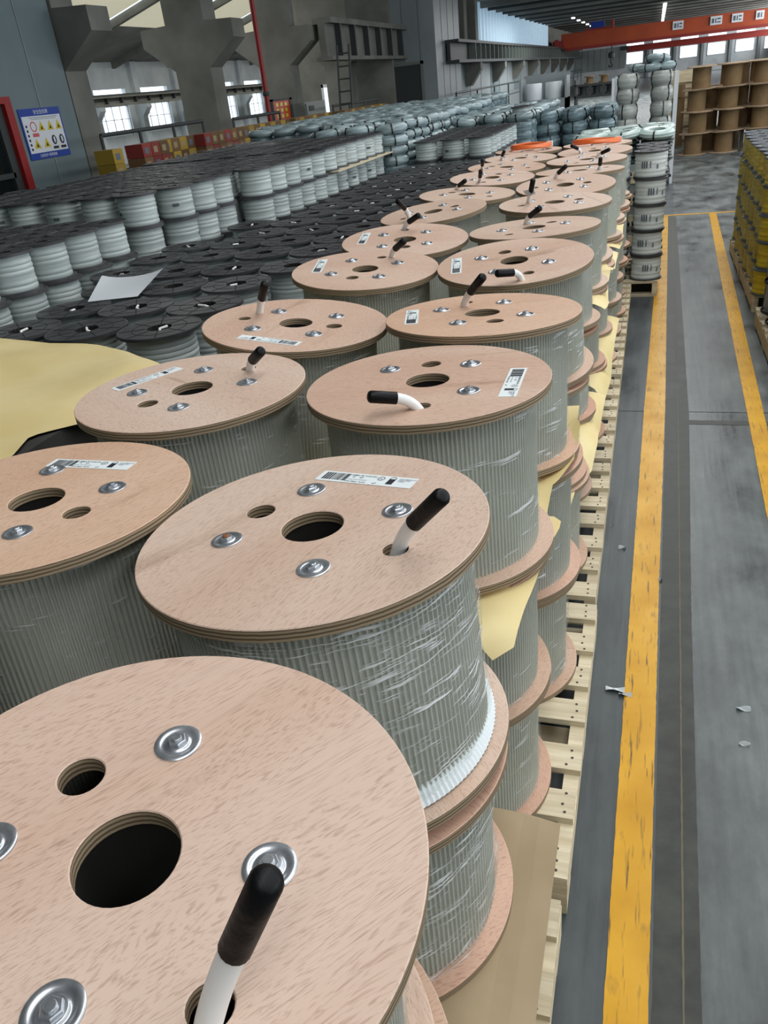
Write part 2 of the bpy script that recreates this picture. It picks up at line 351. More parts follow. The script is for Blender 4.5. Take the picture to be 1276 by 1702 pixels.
# ------------------------------------------------------------------ the setting
X0, X1, Y0, Y1 = -24.0, 12.0, -5.0, 94.0
XC0 = -10.4
fl = struct('floor', (MB().box(X0, X1, Y0, Y1, -0.10, -0.008), JOINT, 0))
SEAM = [(0.13, Y0), (0.150, 1.0), (0.213, 4.418), (0.213, 4.426), (0.30, 10.9), (0.41, 19.0)]
def slab(pts, m): put('floor_slab', (MB().prism([(x, y, -0.008) for x, y in pts], (0, 0, 0.008)), m, 0), fl)
slab([(X0, Y0), SEAM[0], SEAM[1], SEAM[2], (X0, 4.418)], FLOORL); slab([SEAM[2], SEAM[1], SEAM[0], (X1, Y0), (X1, 4.418)], FLOOR)
slab([(X0, 4.426), SEAM[3], SEAM[4], SEAM[5], (X0, 19.0)], FLOORL); slab([SEAM[5], SEAM[4], SEAM[3], (X1, 4.426), (X1, 19.0)], FLOOR)
slab([(X0, 19.01), (X1, 19.01), (X1, Y1), (X0, Y1)], FLOOR)
def ribbon(name, left, right, z, m, parent=None, jit=0.0009, step=0.02):
    """painted band between two polylines given as (x, y)"""
    def at(pl, y):
        for (xa, ya), (xb, yb) in zip(pl, pl[1:]):
            if y <= yb or (xb, yb) == pl[-1]: return xa + (xb-xa)*(y-ya)/(yb-ya)
    ya, yb = left[0][1], left[-1][1]; n = int((yb-ya)/step); mb = MB(); pts = []
    for i in range(n+1):
        y = ya + (yb-ya)*i/n; pts.append((at(left, y)+J(jit), at(right, y)+J(jit), y))
    for p in pts: mb.v += [(p[0], p[2], z), (p[1], p[2], z)]
    for i in range(n): mb.face((2*i, 2*i+1, 2*i+3, 2*i+2))
    return struct(name, (mb, m, 0), parent)
ribbon('floor_strip', [(0.096, -0.8), (0.098, 1.0), (0.150, 4.28), (0.235, 10.9)], [(0.190, -0.8), (0.199, 1.03), (0.228, 2.55), (0.276, 4.29), (0.33, 10.9)], 0.0012, STRIP, fl)
ribbon('joint_filler', [(0.153, -0.8), (0.16, 1.0), (0.216, 4.28), (0.28, 10.9)], [(0.157, -0.8), (0.164, 1.0), (0.220, 4.28), (0.284, 10.9)], 0.0020, GROUT, fl)
ribbon('floor_strip', [(0.24, 4.24), (0.24, 4.30)], [(1.6, 4.24), (1.6, 4.30)], 0.0013, STRIP, fl)
ribbon('trim_1', [(-0.010, -0.8), (0.0, 1.05), (0.015, 2.69), (0.036, 4.455), (0.149, 10.945)], [(0.082, -0.8), (0.092, 1.07), (0.116, 2.70), (0.151, 4.459), (0.234, 10.915)], 0.0024, YPAINT)
ribbon('trim_2', [(0.50, 0.5), (0.581, 4.475), (0.645, 7.863), (0.715, 10.962)], [(0.585, 0.5), (0.664, 4.40), (0.735, 7.6), (0.796, 10.932)], 0.0024, YPAINT)
struct('trim_3', (MB().box(-0.1, 3.5, 10.96, 11.03, 0.001, 0.0026), YPAINT, 0))

# closed roof with purlins and lamps
rf = struct('ceiling', (MB().box(XC0, X1, Y0, 40, 7.6, 7.75).box(XC0, X1, 40, 40.2, 4.75, 7.75).box(XC0, X1, 40.2, Y1, 4.75, 4.9), ROOFM, 0))
for i in range(24):
    put('purlin', (MB().box(-8.0, X1, 42+i*2.1, 42.22+i*2.1, 4.5, 4.75), STEELG if i % 2 else ROOFM, 0), rf)
GLOW = mat('lamp_glow', (1, 1, 1, 1), emit=(1, 1, 1, 1), estr=4.0)
for i in range(14):
    put('roof_lamp', (MB().box(0.15, 0.36, 58+i*2.1, 58.6+i*2.1, 4.40, 4.47), GLOW, 0), rf)
for i in range(5):
    put('roof_lamp', (MB().box(-5.4, -5.2, 60+i*4.1, 60.5+i*4.1, 4.40, 4.47), GLOW, 0), rf)
# sloping roof of the neighbouring bay: dark sheets low down, pale roof lights higher up, rafters
SL = lambda x: 3.9 + 0.29*(x+22)
rs = struct('ceiling_back_bay', (MB().prism([(-22.2, 6, SL(-22.2)), (-19.0, 6, SL(-19)), (-19.0, 6, SL(-19)+0.1), (-22.2, 6, SL(-22.2)+0.1)], (0, 64, 0)).prism([(-15.4, 6, SL(-15.4)), (-10.4, 6, SL(-10.4)), (-10.4, 6, SL(-10.4)+0.1), (-15.4, 6, SL(-15.4)+0.1)], (0, 64, 0)), ROOFM, 0))
for i in range(14):
    y = 6 + i*4.5
    put('rafter', (MB().prism([(-22.0, y, SL(-22)-0.25), (-10.4, y, SL(-10.4)-0.25), (-10.4, y, SL(-10.4)), (-22.0, y, SL(-22))], (0, 0.22, 0)), CONC, 0), rs)
    put('roof_light', (MB().prism([(-19.0, y+0.3, SL(-19)), (-15.4, y+0.3, SL(-15.4)), (-15.4, y+0.3, SL(-15.4)+0.03), (-19.0, y+0.3, SL(-19)+0.03)], (0, 4.1, 0)), ROOFY, 0), rs)
struct('wall_front', (MB().box(X0, X1, Y0-0.2, Y0, 0, 7.6), PANEL, 0))
struct('wall_right', (MB().box(X1, X1+0.2, Y0, Y1, 0, 1.7).box(X1, X1+0.2, Y0, Y1, 5.5, 7.6).box(X1, X1+0.2, 25, Y1, 1.7, 5.5), PANELG, 0))  # opening in the near stretch added to admit side light
for i in range(8):  # unseen windows added to go with the side fill
    wn = struct('window_%d' % (50+i), (MB().box(X1+0.02, X1+0.08, Y0+i*3.75, Y0+0.12+i*3.75, 1.7, 5.5).box(X1+0.02, X1+0.08, Y0+3.63+i*3.75, Y0+3.75+i*3.75, 1.7, 5.5), SIGNW, 0))
    for k in (1, 2): put('mullion', (MB().box(X1+0.02, X1+0.08, Y0+i*3.75+1.25*k-0.03, Y0+i*3.75+1.25*k+0.03, 1.7, 5.5), SIGNW, 0), wn)

# partition wall with the glazed red door, facing the aisle
XC = -10.0
wl = struct('wall_left', (MB().box(XC-0.2, XC, Y0, 10.05, 0, 7.6).box(XC-0.2, XC, 11.85, 13.52, 0, 7.6).box(XC-0.2, XC, 10.05, 11.85, 2.265, 7.6), PANEL, 0))
put('panel_seam', (MB().box(XC, XC+0.012, 12.62, 12.64, 0, 7.6).box(XC, XC+0.012, 6.0, 6.02, 0, 7.6).box(XC, XC+0.012, 9.2, 9.22, 2.3, 7.6), PANELG, 0), wl)
put('eaves_beam', (MB().box(XC-0.1, XC+0.5, 9.0, 12.5, 4.02, 4.16), STEELG, 0), wl)
d1 = struct('door_1', (MB().box(XC-0.12, XC-0.09, 10.1, 11.8, 0.05, 2.2), GLASS, 0))
put('door_frame', (MB().box(XC-0.15, XC+0.05, 11.72, 11.88, 0, 2.28).box(XC-0.15, XC+0.05, 10.0, 10.16, 0, 2.28).box(XC-0.15, XC+0.05, 10.16, 11.72, 2.18, 2.28), REDP, 0), d1)
put('door_leaf_frame', (MB().box(XC-0.09, XC-0.03, 11.55, 11.72, 0, 2.18).box(XC-0.09, XC-0.03, 10.8, 10.9, 0, 2.18).box(XC-0.09, XC-0.03, 10.16, 11.6, 1.1, 1.18), STEELG, 0), d1)

# concrete columns with corbels on both sides carrying the crane runway
def column(y, name='concrete_column', xc=XC, w=0.92, d=0.62, m=CONC, zb=2.61, label='', sc=1.0, top=7.6, upper=True):
    xr = xc; xl = xc - w
    prof = [(xl, 0), (xr, 0), (xr, zb), (xr+0.74*sc, zb+0.55*sc), (xr+0.74*sc, zb+0.92*sc), (xr+0.05, zb+0.95*sc), (xr+0.05, top), (xl-0.05, top), (xl-0.05, zb+0.95*sc), (xl-0.74*sc, zb+0.92*sc), (xl-0.74*sc, zb+0.55*sc), (xl, zb)]
    if not upper: prof[-7:-4] = []
    o = put(name, (MB().prism([(x, y, z) for x, z in prof], (0, d, 0)), m, 0))
    return o
for yy, lab in ((13.55, 'concrete column with corbel at the end of the pale blue wall'), (18.97, 'widest grey concrete column, standing left of the red pipe'), (23.8, 'grey concrete column behind the red pipe and fire notice'), (29.0, 'grey concrete column hidden behind the panelled tower block')):
    o = column(yy); o['kind'] = 'structure'; o['label'] = lab
# far side wall of the neighbouring bay, with pilasters and two bands of windows
XW = -22.0
openings = [(31.2+i*3.5, 33.6+i*3.5) for i in range(-4, 10)]
mbw = MB()
mbw.box(XW-0.2, XW, 8, 70, 0, 1.1); mbw.box(XW-0.2, XW, 8, 70, 2.28, 2.66); mbw.box(XW-0.2, XW, 8, 70, 2.90, 4.0)
ys = [8.0] + [v for ab in openings for v in ab] + [70.0]
for i in range(0, len(ys), 2): mbw.box(XW-0.2, XW, ys[i], ys[i+1], 1.1, 2.28); mbw.box(XW-0.2, XW, ys[i], ys[i+1], 2.66, 2.90)
wf = struct('wall_far_left', (mbw, WHITEW, 0))
for i, (a, b_) in enumerate(openings):
    put('pilaster', (MB().prism([(XW, a-0.62, 0), (XW+0.3, a-0.62, 0), (XW+0.3, a-0.62, 1.75), (XW+0.6, a-0.62, 2.1), (XW+0.6, a-0.62, 2.25), (XW+0.2, a-0.62, 2.3), (XW+0.2, a-0.62, 3.9), (XW, a-0.62, 3.9)], (0, 0.40, 0)), WHITEW, 0), wf)
    wn = struct('window_%d' % (i+1), (MB().box(XW-0.12, XW-0.08, a, a+0.05, 1.1, 2.28).box(XW-0.12, XW-0.08, b_-0.05, b_, 1.1, 2.28).box(XW-0.12, XW-0.08, a, b_, 1.1, 1.15).box(XW-0.12, XW-0.08, a, b_, 2.23, 2.28), SIGNW, 0))
    for k in (1, 2, 3): put('mullion', (MB().box(XW-0.12, XW-0.08, a+(b_-a)*k/4-0.02, a+(b_-a)*k/4+0.02, 1.15, 2.23), SIGNW, 0), wn)
    put('transom', (MB().box(XW-0.12, XW-0.08, a+0.05, b_-0.05, 1.72, 1.75), SIGNW, 0), wn)
rb = put('runway_beam', (MB().box(-20.2, -19.85, 8, 70, 2.22, 2.30).box(-20.15, -20.0, 8, 70, 2.30, 2.50).box(-20.25, -19.8, 8, 70, 2.50, 2.56), CONC, 0)); rb['kind'] = 'structure'; rb['label'] = 'crane runway beam across the back bay windows'
put('rail', (MB().box(-20.06, -19.98, 8, 70, 2.56, 2.63), STEELG, 0), rb)
for i in range(60): put('stiffener', (MB().box(-20.0, -19.86, 9+i*1.0, 9.05+i*1.0, 2.30, 2.50), STEELG, 0), rb)

# panelled tower block with a steel door
TS = 1.6
TX0, TX1, TY, TYB = -10.75, -7.68, 32.0, 36.2
tw = struct('wall_tower', (MB().box(TX0, TX1, TY, TYB, 0, 7.6), PANELG, 0))
for i in range(4): put('panel_seam', (MB().box(TX0+0.62*(i+1), TX0+0.62*(i+1)+0.02, TY-0.012, TY, 0, 7.6), PANEL, 0), tw)
for i in range(3): put('panel_seam', (MB().box(TX1, TX1+0.012, TY+1.05*(i+1), TY+1.05*(i+1)+0.02, 0, 7.6), PANEL, 0), tw)
d2 = struct('door_2', (MB().box(-9.40, -8.28, TY-0.06, TY-0.02, 0, 2.40), STEELG, 0))
put('door_frame', (MB().box(-9.5, -9.4, TY-0.09, TY, 0, 2.5).box(-8.28, -8.18, TY-0.09, TY, 0, 2.5).box(-9.5, -8.18, TY-0.09, TY, 2.40, 2.5), CABG, 0), d2)
put('door_handle', (MB().box(-8.42, -8.38, TY-0.12, TY-0.06, 1.0, 1.2), STEEL, 0), d2)
d3 = struct('door_3', (MB().box(-10.35, -9.75, TY-0.03, TY, 0, 2.0), CABG, 0))
put('door_frame', (MB().box(-10.4, -10.35, TY-0.05, TY, 0, 2.05).box(-9.75, -9.70, TY-0.05, TY, 0, 2.05).box(-10.4, -9.7, TY-0.05, TY, 2.0, 2.05), STEELG, 0), d3)

# long side wall beyond the tower with its crane runway
XB = -7.9
ws = struct('wall_side', (MB().box(XB-0.2, XB, TYB, 93, 0, 2.35), PANELG, 0))
for i in range(22): put('wall_panel', (MB().box(XB, XB+0.05, TYB+0.1+i*2.58, TYB+2.55+i*2.58, 0.9, 2.3), PANELG if i % 3 else PANEL, 0), ws)
rb2 = put('runway_beam', (MB().box(XB, XB+0.75, 33.5, 92, 2.32, 2.42).box(XB+0.28, XB+0.42, 33.5, 92, 2.42, 3.0).box(XB, XB+0.75, 33.5, 92, 3.0, 3.10), STEELG, 0)); rb2['kind'] = 'structure'; rb2['label'] = 'dark crane runway beam running from the tower to the crane'
for i in range(48): put('stiffener', (MB().box(XB+0.42, XB+0.72, 37+i*1.1, 37.06+i*1.1, 2.42, 3.0), CABG, 0), rb2)
for i in range(8):
    put('bracket', (MB().prism([(XB, 38+i*6.5, 1.45), (XB+0.25, 38+i*6.5, 1.45), (XB+0.7, 38+i*6.5, 2.05), (XB+0.7, 38+i*6.5, 2.32), (XB, 38+i*6.5, 2.32)], (0, 0.5, 0)), CONC, 0), ws)
tp = struct('wall_upper', (MB().box(XB-0.25, XB-0.15, 36.2, 93, 3.1, 7.6), CONC, 0))
for i in range(34):
    y = 40 + i*0.86
    put('translucent_panel', (MB().prism([(XB-0.14, y, 3.14), (XB+0.02, y+0.16, 3.14), (XB+0.02, y+0.5, 3.14), (XB-0.14, y+0.66, 3.14), (XB-0.14, y+0.82, 3.14)], (0, 0, 4.3)), SKYPANEL, 0), tp)
for i in range(2):
    put('upper_column', (MB().box(XB-0.1, XB+0.35, 36.6+i*2.4, 37.2+i*2.4, 3.1, 7.6), CONC, 0), tp)

# end wall with its row of windows
YE = 92.0
wins = [(-2.95+i*2.48, -2.95+i*2.48+1.62) for i in range(6)]
zb0, zb1 = 1.27, 2.32
mbe = MB(); mbe.box(XB-0.5, X1, YE, YE+0.2, 0, zb0); mbe.box(XB-0.5, X1, YE, YE+0.2, zb1, 2.75); mbe.box(XB-0.5, X1, YE, YE+0.2, 3.05, 7.6)
xs = [XB-0.5] + [v for ab in wins for v in ab] + [X1]
for i in range(0, len(xs), 2): mbe.box(xs[i], xs[i+1], YE, YE+0.2, zb0, zb1); mbe.box(xs[i], xs[i+1], YE, YE+0.2, 2.75, 3.05)
we = struct('wall_end', (mbe, WHITEW, 0))
for i, (a, b_) in enumerate(wins):
    wn = struct('window_%d' % (i+21), (MB().box(a, a+0.05, YE-0.05, YE, zb0, zb1).box(b_-0.05, b_, YE-0.05, YE, zb0, zb1).box(a, b_, YE-0.05, YE, zb0, zb0+0.05).box(a, b_, YE-0.05, YE, zb1-0.05, zb1), SIGNW, 0))
    put('pilaster', (MB().box(b_+0.3, b_+0.55, YE-0.3, YE, 0, 2.75), PANELG, 0), we)
for i in range(8): put('wall_panel', (MB().box(XB+0.1+i*0.6, XB+0.66+i*0.6, YE-0.05, YE, 1.0, 2.9), PANELG, 0), we)

# ------------------------------------------------------------------ overhead cranes
cr = thing('overhead_crane', 'orange overhead travelling crane girder with white number plates', 'crane', (0, 72, 0))
put('girder', (MB().box(-7.2, 11.8, -0.4, 0.4, 2.98, 3.08).box(-7.2, 11.8, -0.32, -0.26, 3.08, 3.86).box(-7.2, 11.8, 0.26, 0.32, 3.08, 3.86).box(-7.2, 11.8, -0.4, 0.4, 3.86, 3.95), CRANE, 0), cr)
put('lower_flange', (MB().box(-6.9, 11.8, -0.5, -0.1, 2.78, 2.98), CRANER, 0), cr)
put('end_carriage', (MB().box(-7.75, -6.9, -1.3, 1.3, 3.11, 3.5).box(-7.6, -7.3, -1.5, -1.2, 3.1, 3.6), CRANER, 0), cr)
put('drive_motor', (MB().box(-5.0, -4.0, -0.3, 0.3, 3.95, 4.5), SIGNB, 0), cr)
put('trolley_frame', (MB().box(-5.4, -3.4, -0.4, 0.4, 3.95, 4.08).box(-3.5, -3.3, -0.3, 0.3, 3.95, 4.6), CRANER, 0), cr)
for x, ww in ((0.95, 0.75), (3.55, 0.8), (5.0, 0.75), (6.6, 0.55)):
    p = put('number_plate', (MB().box(x, x+ww, -0.46, -0.42, 3.3, 3.85), SIGNW, 0), cr)
    put('plate_marking', (MB().box(x+0.1, x+0.25, -0.47, -0.46, 3.42, 3.72).box(x+0.32, x+0.4, -0.47, -0.46, 3.42, 3.72).box(x+0.46, x+ww-0.1, -0.47, -0.46, 3.42, 3.5).box(x+0.46, x+ww-0.1, -0.47, -0.46, 3.62, 3.72), INK2, 0), p)
put('hook_block', (MB().tube([(-3.4, 0, 2.8), (-3.4, 0, 2.15)], 0.05, 8).lathe([(0.02, 1.95), (0.25, 2.0), (0.25, 2.3), (0.02, 2.4)], 12, (-3.4, 0, 0)).tube([(-3.4, 0, 1.95), (-3.42, 0, 1.7), (-3.3, 0, 1.45), (-3.5, 0, 1.35), (-3.6, 0, 1.5)], 0.07, 8), STEELG), cr)
cr2 = thing('overhead_crane', 'darker red crane girder in front of the end windows', 'crane', (0, 81, 0))
put('girder', (MB().box(-2.6, 11.8, -0.35, 0.35, 2.28, 2.36).box(-2.6, 11.8, -0.25, 0.25, 2.36, 2.66).box(-2.6, 11.8, -0.35, 0.35, 2.66, 2.74), CRANER, 0), cr2)
put('end_carriage', (MB().box(-3.1, -2.4, -1.0, 1.0, 2.45, 2.75), STEELG, 0), cr2)

# hand rail along the side wall, far end
def handrail(name, x, y0, y1, z, label, n, m=RAILM):
    r = thing(name, label, 'railing', (x, y0, 0))
    put('top_rail', (MB().tube([(0, 0, z), (0, y1-y0, z)], 0.035, 8), m), r)
    put('mid_rail', (MB().tube([(0, 0, z*0.62), (0, y1-y0, z*0.62)], 0.025, 8), m), r)
    for i in range(n+1): put('post', (MB().tube([(0, (y1-y0)*i/n, 0), (0, (y1-y0)*i/n, z)], 0.03, 8), m), r)
handrail('hand_rail', -7.1, 32.4, 90, 1.32, 'dark green hand rail along the far side wall', 14)
handrail('hand_rail', -9.0, 12.7, 16.3, 1.56, 'black hand rail left of the widest column', 3, STEELG)
handrail('hand_rail', -9.0, 17.7, 20.3, 1.51, 'black hand rail between widest column and red pipe', 2, STEELG)
handrail('hand_rail', -9.0, 24.2, 28.6, 1.46, 'black hand rail in front of the ladder', 3, STEELG)

# red pipe, notice, cabinet, ladder, crane girder behind the third column
rp = thing('fire_pipe', 'thin red vertical fire pipe before the columns', 'pipe', (-9.4, 20.55, 0))
put('pipe', (MB().tube([(0, 0, 0), (0, 0, 7.55)], 0.06, 12), REDP), rp)
put('clamp', (MB().lathe([(0.075, 1.9), (0.085, 1.92), (0.085, 1.98), (0.075, 2.0)], 12), STEELG), rp)
nb = thing('fire_notice', 'red fire notice board with yellow lettering on column', 'sign', (-9.9, 21.87, 1.26))
put('board', (MB().box(0, 0.05, 0, 1.13, 0, 0.50), mat('notice_red', srgb(196, 70, 34), 0.5), 0), nb)
put('board_frame', (MB().box(-0.02, 0.07, -0.07, 0, -0.05, 0.55).box(-0.02, 0.07, 1.13, 1.3, -0.05, 0.55).box(-0.02, 0.07, -0.07, 1.3, 0.5, 0.55), STEELG, 0), nb)
mbx = MB()
for r in range(3):
    for c in range(3): mbx.box(0.05, 0.056, 0.18+c*0.3, 0.34+c*0.3, 0.08+r*0.14, 0.17+r*0.14)
put('lettering', (mbx, SIGNY, 0), nb)
for y in (0.1, 1.0): put('post', (MB().box(-0.04, 0.0, y-0.03, y+0.03, -1.26, 0.5), STEELG, 0), nb)
cb = thing('control_cabinet', 'grey electric control cabinet beside the fire notice', 'cabinet', (-9.5, 23.25, 0))
put('body', (MB().box(-0.4, 0, 0, 1.6, 1.13, 1.64), CABG, 0), cb)
put('door_panel', (MB().box(0, 0.03, 0.06, 1.54, 1.16, 1.61), CABG, 0), cb)
put('meter', (MB().box(0.03, 0.05, 0.25, 0.6, 1.42, 1.54), STEELG, 0), cb)
put('stand', (MB().box(-0.35, -0.3, 0.1, 0.2, 0, 1.13).box(-0.35, -0.3, 1.4, 1.5, 0, 1.13).box(-0.1, -0.05, 0.1, 0.2, 0, 1.13).box(-0.1, -0.05, 1.4, 1.5, 0, 1.13), STEELG, 0), cb)
ld = thing('steel_ladder', 'dark steel ladder leading up to the runway beam', 'ladder', (-8.15, 23, 0))
for s in (-1, 1): put('stile', (MB().tube([(s*0.17-0.1, 0, 0), (s*0.17+0.08, 0, 2.9)], 0.03, 8), STEELG), ld)
for i in range(9): put('rung', (MB().tube([(-0.25+i*0.02, 0, 0.3+i*0.3), (0.09+i*0.02, 0, 0.3+i*0.3)], 0.02, 8), STEELG), ld)
gb = put('runway_girder', (MB().box(-9.25, -8.75, 24.0, 44, 2.62, 2.72).box(-9.1, -8.9, 24.0, 44, 2.72, 3.52).box(-9.25, -8.7, 24.0, 44, 3.52, 3.66), CONC, 0)); gb['kind'] = 'structure'; gb['label'] = 'ribbed crane girder between third column and tower'
for i in range(8): put('stiffener', (MB().box(-8.9, -8.72, 24.8+i*1.3, 24.9+i*1.3, 2.72, 3.52), STEELG, 0), gb)
struct('wall_bay_end', (MB().box(-12.6, -8.9, 30.4, 30.6, 0, 6.4), CONC, 0))
wn = struct('window_40', (MB().box(-11.60, -10.90, 30.36, 30.39, 0.9, 2.02), mat('window_daylight', srgb(225, 236, 245), 0.3, emit=srgb(225, 238, 250), estr=1.1), 0))
put('window_frame', (MB().box(-11.65, -11.57, 30.32, 30.39, 0.9, 2.1).box(-10.93, -10.85, 30.32, 30.39, 0.9, 2.1).box(-11.65, -10.85, 30.32, 30.39, 2.0, 2.1).box(-11.27, -11.23, 30.32, 30.39, 0.9, 2.05), SIGNW, 0), wn)

# ------------------------------------------------------------------ lettering helper
def text_mesh(body, size, material, bold=0.0, align='LEFT'):
    cu = bpy.data.curves.new('lettering', 'FONT'); cu.body = body; cu.size = size; cu.align_x = align; cu.offset = bold; cu.resolution_u = 2
    o = bpy.data.objects.new('lettering', cu); COL.objects.link(o)
    dg = bpy.context.evaluated_depsgraph_get(); me = bpy.data.meshes.new_from_object(o.evaluated_get(dg))
    bpy.data.objects.remove(o); me.materials.clear(); me.materials.append(material)
    return me

# safety sign on the pale blue wall
def sign_pt(u, v): return (0.012, u, v)
sg = thing('safety_sign', 'blue and white safety notice with yellow warning triangles on wall', 'sign', (XC+0.012, 12.015, 1.31))
SW, SH = 1.065, 0.775
put('board', (MB().box(-0.012, 0.006, 0, SW, 0, SH), SIGNB, 0), sg)
put('sheet', (MB().box(0.006, 0.009, 0.035, SW-0.035, 0.10, SH-0.115), SIGNW, 0), sg)
def tri(u, v, s): return put('warning_triangle', (MB().prism([(0.009, u-s*0.55, v), (0.009, u+s*0.55, v), (0.009, u, v+s)], (0.003, 0, 0)), SIGNY, 0), sg)
for u, v in ((0.47, 0.43), (0.70, 0.43), (0.92, 0.43), (0.25, 0.17), (0.50, 0.17)):
    t_ = tri(u, v, 0.15); put('pictogram', (MB().prism([(0.012, u-0.03, v+0.02), (0.012, u+0.03, v+0.02), (0.012, u+0.005, v+0.08)], (0.002, 0, 0)), INK, 0), t_)
for u in (0.715, 0.92):
    n_ = 20
    dsk = put('mandatory_disc', (MB().prism([(0.009, u+0.062*math.cos(2*PI*i/n_), 0.27+0.075*math.sin(2*PI*i/n_)) for i in range(n_)], (0.003, 0, 0)), mat('sign_navy', srgb(30, 40, 60), 0.4) if not bpy.data.materials.get('sign_navy') else bpy.data.materials['sign_navy'], 0), sg)
    put('pictogram', (MB().prism([(0.012, u-0.01, 0.22), (0.012, u+0.03, 0.24), (0.012, u+0.02, 0.32), (0.012, u-0.02, 0.31)], (0.002, 0, 0)), SIGNW, 0), dsk)
    put('caption', (MB().box(0.009, 0.011, u-0.07, u+0.07, 0.13, 0.17), INK, 0), sg)
mbr = MB(); n_ = 24
for i in range(n_):
    a, b_ = 2*PI*i/n_, 2*PI*(i+1)/n_
    mbr.prism([(0.009, 0.27+0.08*math.cos(a), 0.5+0.08*math.sin(a)), (0.009, 0.27+0.08*math.cos(b_), 0.5+0.08*math.sin(b_)), (0.009, 0.27+0.062*math.cos(b_), 0.5+0.062*math.sin(b_)), (0.009, 0.27+0.062*math.cos(a), 0.5+0.062*math.sin(a))], (0.003, 0, 0))
put('prohibition_ring', (mbr, SIGNR, 0), sg); put('caption', (MB().box(0.009, 0.011, 0.2, 0.36, 0.345, 0.4), SIGNR, 0), sg)
put('caption', (MB().box(0.009, 0.011, 0.2, 0.95, 0.63, 0.638).box(0.009, 0.011, 0.25, 0.9, 0.605, 0.612), INK2, 0), sg)
for t_, u, v, s in (('安全告知牌', 0.36, SH-0.085, 0.075), ('注意防护 保障健康', 0.24, 0.032, 0.055)):
    o = put('lettering', text_mesh(t_, s, SIGNW), sg, (0.010, u, v), (PI/2, 0, PI/2))
mbc = MB()
for i in range(6): mbc.box(0.009, 0.011, 0.075, 0.115, 0.14+i*0.07, 0.18+i*0.07)
put('side_lettering', (mbc, INK, 0), sg)

# ------------------------------------------------------------------ pallets
def make_pallet(lx, ly, nboards, label, group, nails=True):
    """origin at the base centre; deck boards run along x"""
    p = thing('wooden_pallet', label, 'pallet', group=group)
    bw = 0.090
    bm_ = MB().box(-lx/2, lx/2, -bw/2, bw/2, 0, 0.02).mesh('deck_board', PINE, 0)
    st = MB().box(-0.02, 0.02, -ly/2, ly/2, 0.018, 0.110).mesh('stringer', PINE, 0)
    bb = MB().box(-lx/2, lx/2, -0.05, 0.05, 0, 0.018).mesh('base_board', PINE, 0)
    mbn = MB()
    for i in range(nboards):
        y = -ly/2 + bw/2 + (ly-bw)*i/(nboards-1) + (J(0.012) if 0 < i < nboards-1 else 0)
        put('deck_board', bm_, p, (J(0.004), y, 0.110), (0, 0, J(0.006)))
        for x in (-lx/2+0.03, 0, lx/2-0.03):
            for dy in (-0.03, 0.0, 0.03):
                mbn.lathe([(0.0001, 0.1312), (0.004, 0.1312), (0.004, 0.129)], 6, (x+J(0.008), y+dy+J(0.005), 0))
    for x in (-lx/2+0.02, 0, lx/2-0.02): put('stringer', st, p, (x, 0, 0))
    for y in (-ly/2+0.05, 0, ly/2-0.05): put('base_board', bb, p, (0, y, 0))
    if nails: put('nail_heads', (mbn, NAIL), p)
    return p
XR = -0.104
pal0 = make_pallet(1.12, 1.10, 7, 'nearest wooden pallet, under the frontmost plywood reels', 'pallets under the plywood reels')
pal0.location = (XR-0.56, 0.60, 0)
PALY = (1.755, 2.90, 4.05, 5.24, 6.38)
for i, y in enumerate(PALY):
    dup(pal0, (XR-0.56+J(0.008), y, 0), '%s wooden pallet from the front under the plywood reels' % ORD[i+1])

# ------------------------------------------------------------------ plywood cable reels
R, H, TH = 0.25, 0.375, 0.0185
def circ(r, cx, cy, n): return [(cx+r*math.cos(2*PI*i/n), cy+r*math.sin(2*PI*i/n)) for i in range(n)]
def flange_mesh(Rr, th, holes, mats, n=96, bevel=0.0012):
    cu = bpy.data.curves.new('flange', 'CURVE'); cu.dimensions = '2D'; cu.fill_mode = 'BOTH'; cu.extrude = th/2-bevel; cu.bevel_depth = bevel; cu.bevel_resolution = 0
    for (r, x, y, k) in [(Rr-bevel, 0, 0, n)] + holes:
        s = cu.splines.new('POLY'); pts = circ(r, x, y, k); s.points.add(k-1); s.use_cyclic_u = True
        for p, q in zip(s.points, pts): p.co = (q[0], q[1], 0, 1)
    o = bpy.data.objects.new('flange', cu); COL.objects.link(o)
    dg = bpy.context.evaluated_depsgraph_get(); me = bpy.data.meshes.new_from_object(o.evaluated_get(dg))
    bpy.data.objects.remove(o); me.materials.clear()
    for m in mats: me.materials.append(m)
    for p in me.polygons: p.material_index = 1 if abs(p.normal.z) < 0.5 else 0
    finish(me, 30)
    return me
HOLES = [(0.046, 0, 0, 40), (0.0228, 0.44*R, 0, 28), (0.0185, -0.61*R, 0, 24)]
FLANGE = flange_mesh(R, TH, HOLES, (PLY, PLYE))
def ribbed_wrap():
    n = 156; mb = MB(); zs = (TH-0.001, H-TH+0.001)
    for z in zs:
        for i in range(n*4):
            a = 2*PI*i/(n*4); r = (0.2138, 0.2180, 0.2180, 0.2138)[i % 4] + 0.0012*math.sin(3*a) + 0.0008*math.sin(7*a+1)
            mb.v.append((r*math.cos(a), r*math.sin(a), z))
    k = n*4
    for i in range(k): j = (i+1) % k; mb.face((i, j, k+j, k+i))
    return mb.mesh('corrugated_wrap', WRAP, 60)
RIB = ribbed_wrap()
COREM = MB().lathe([(0.047, 0.012), (0.047, H-0.012)], 32).lathe([(0.0001, 0.02), (0.047, 0.02)], 32).mesh('hollow_core', DARK, 60)
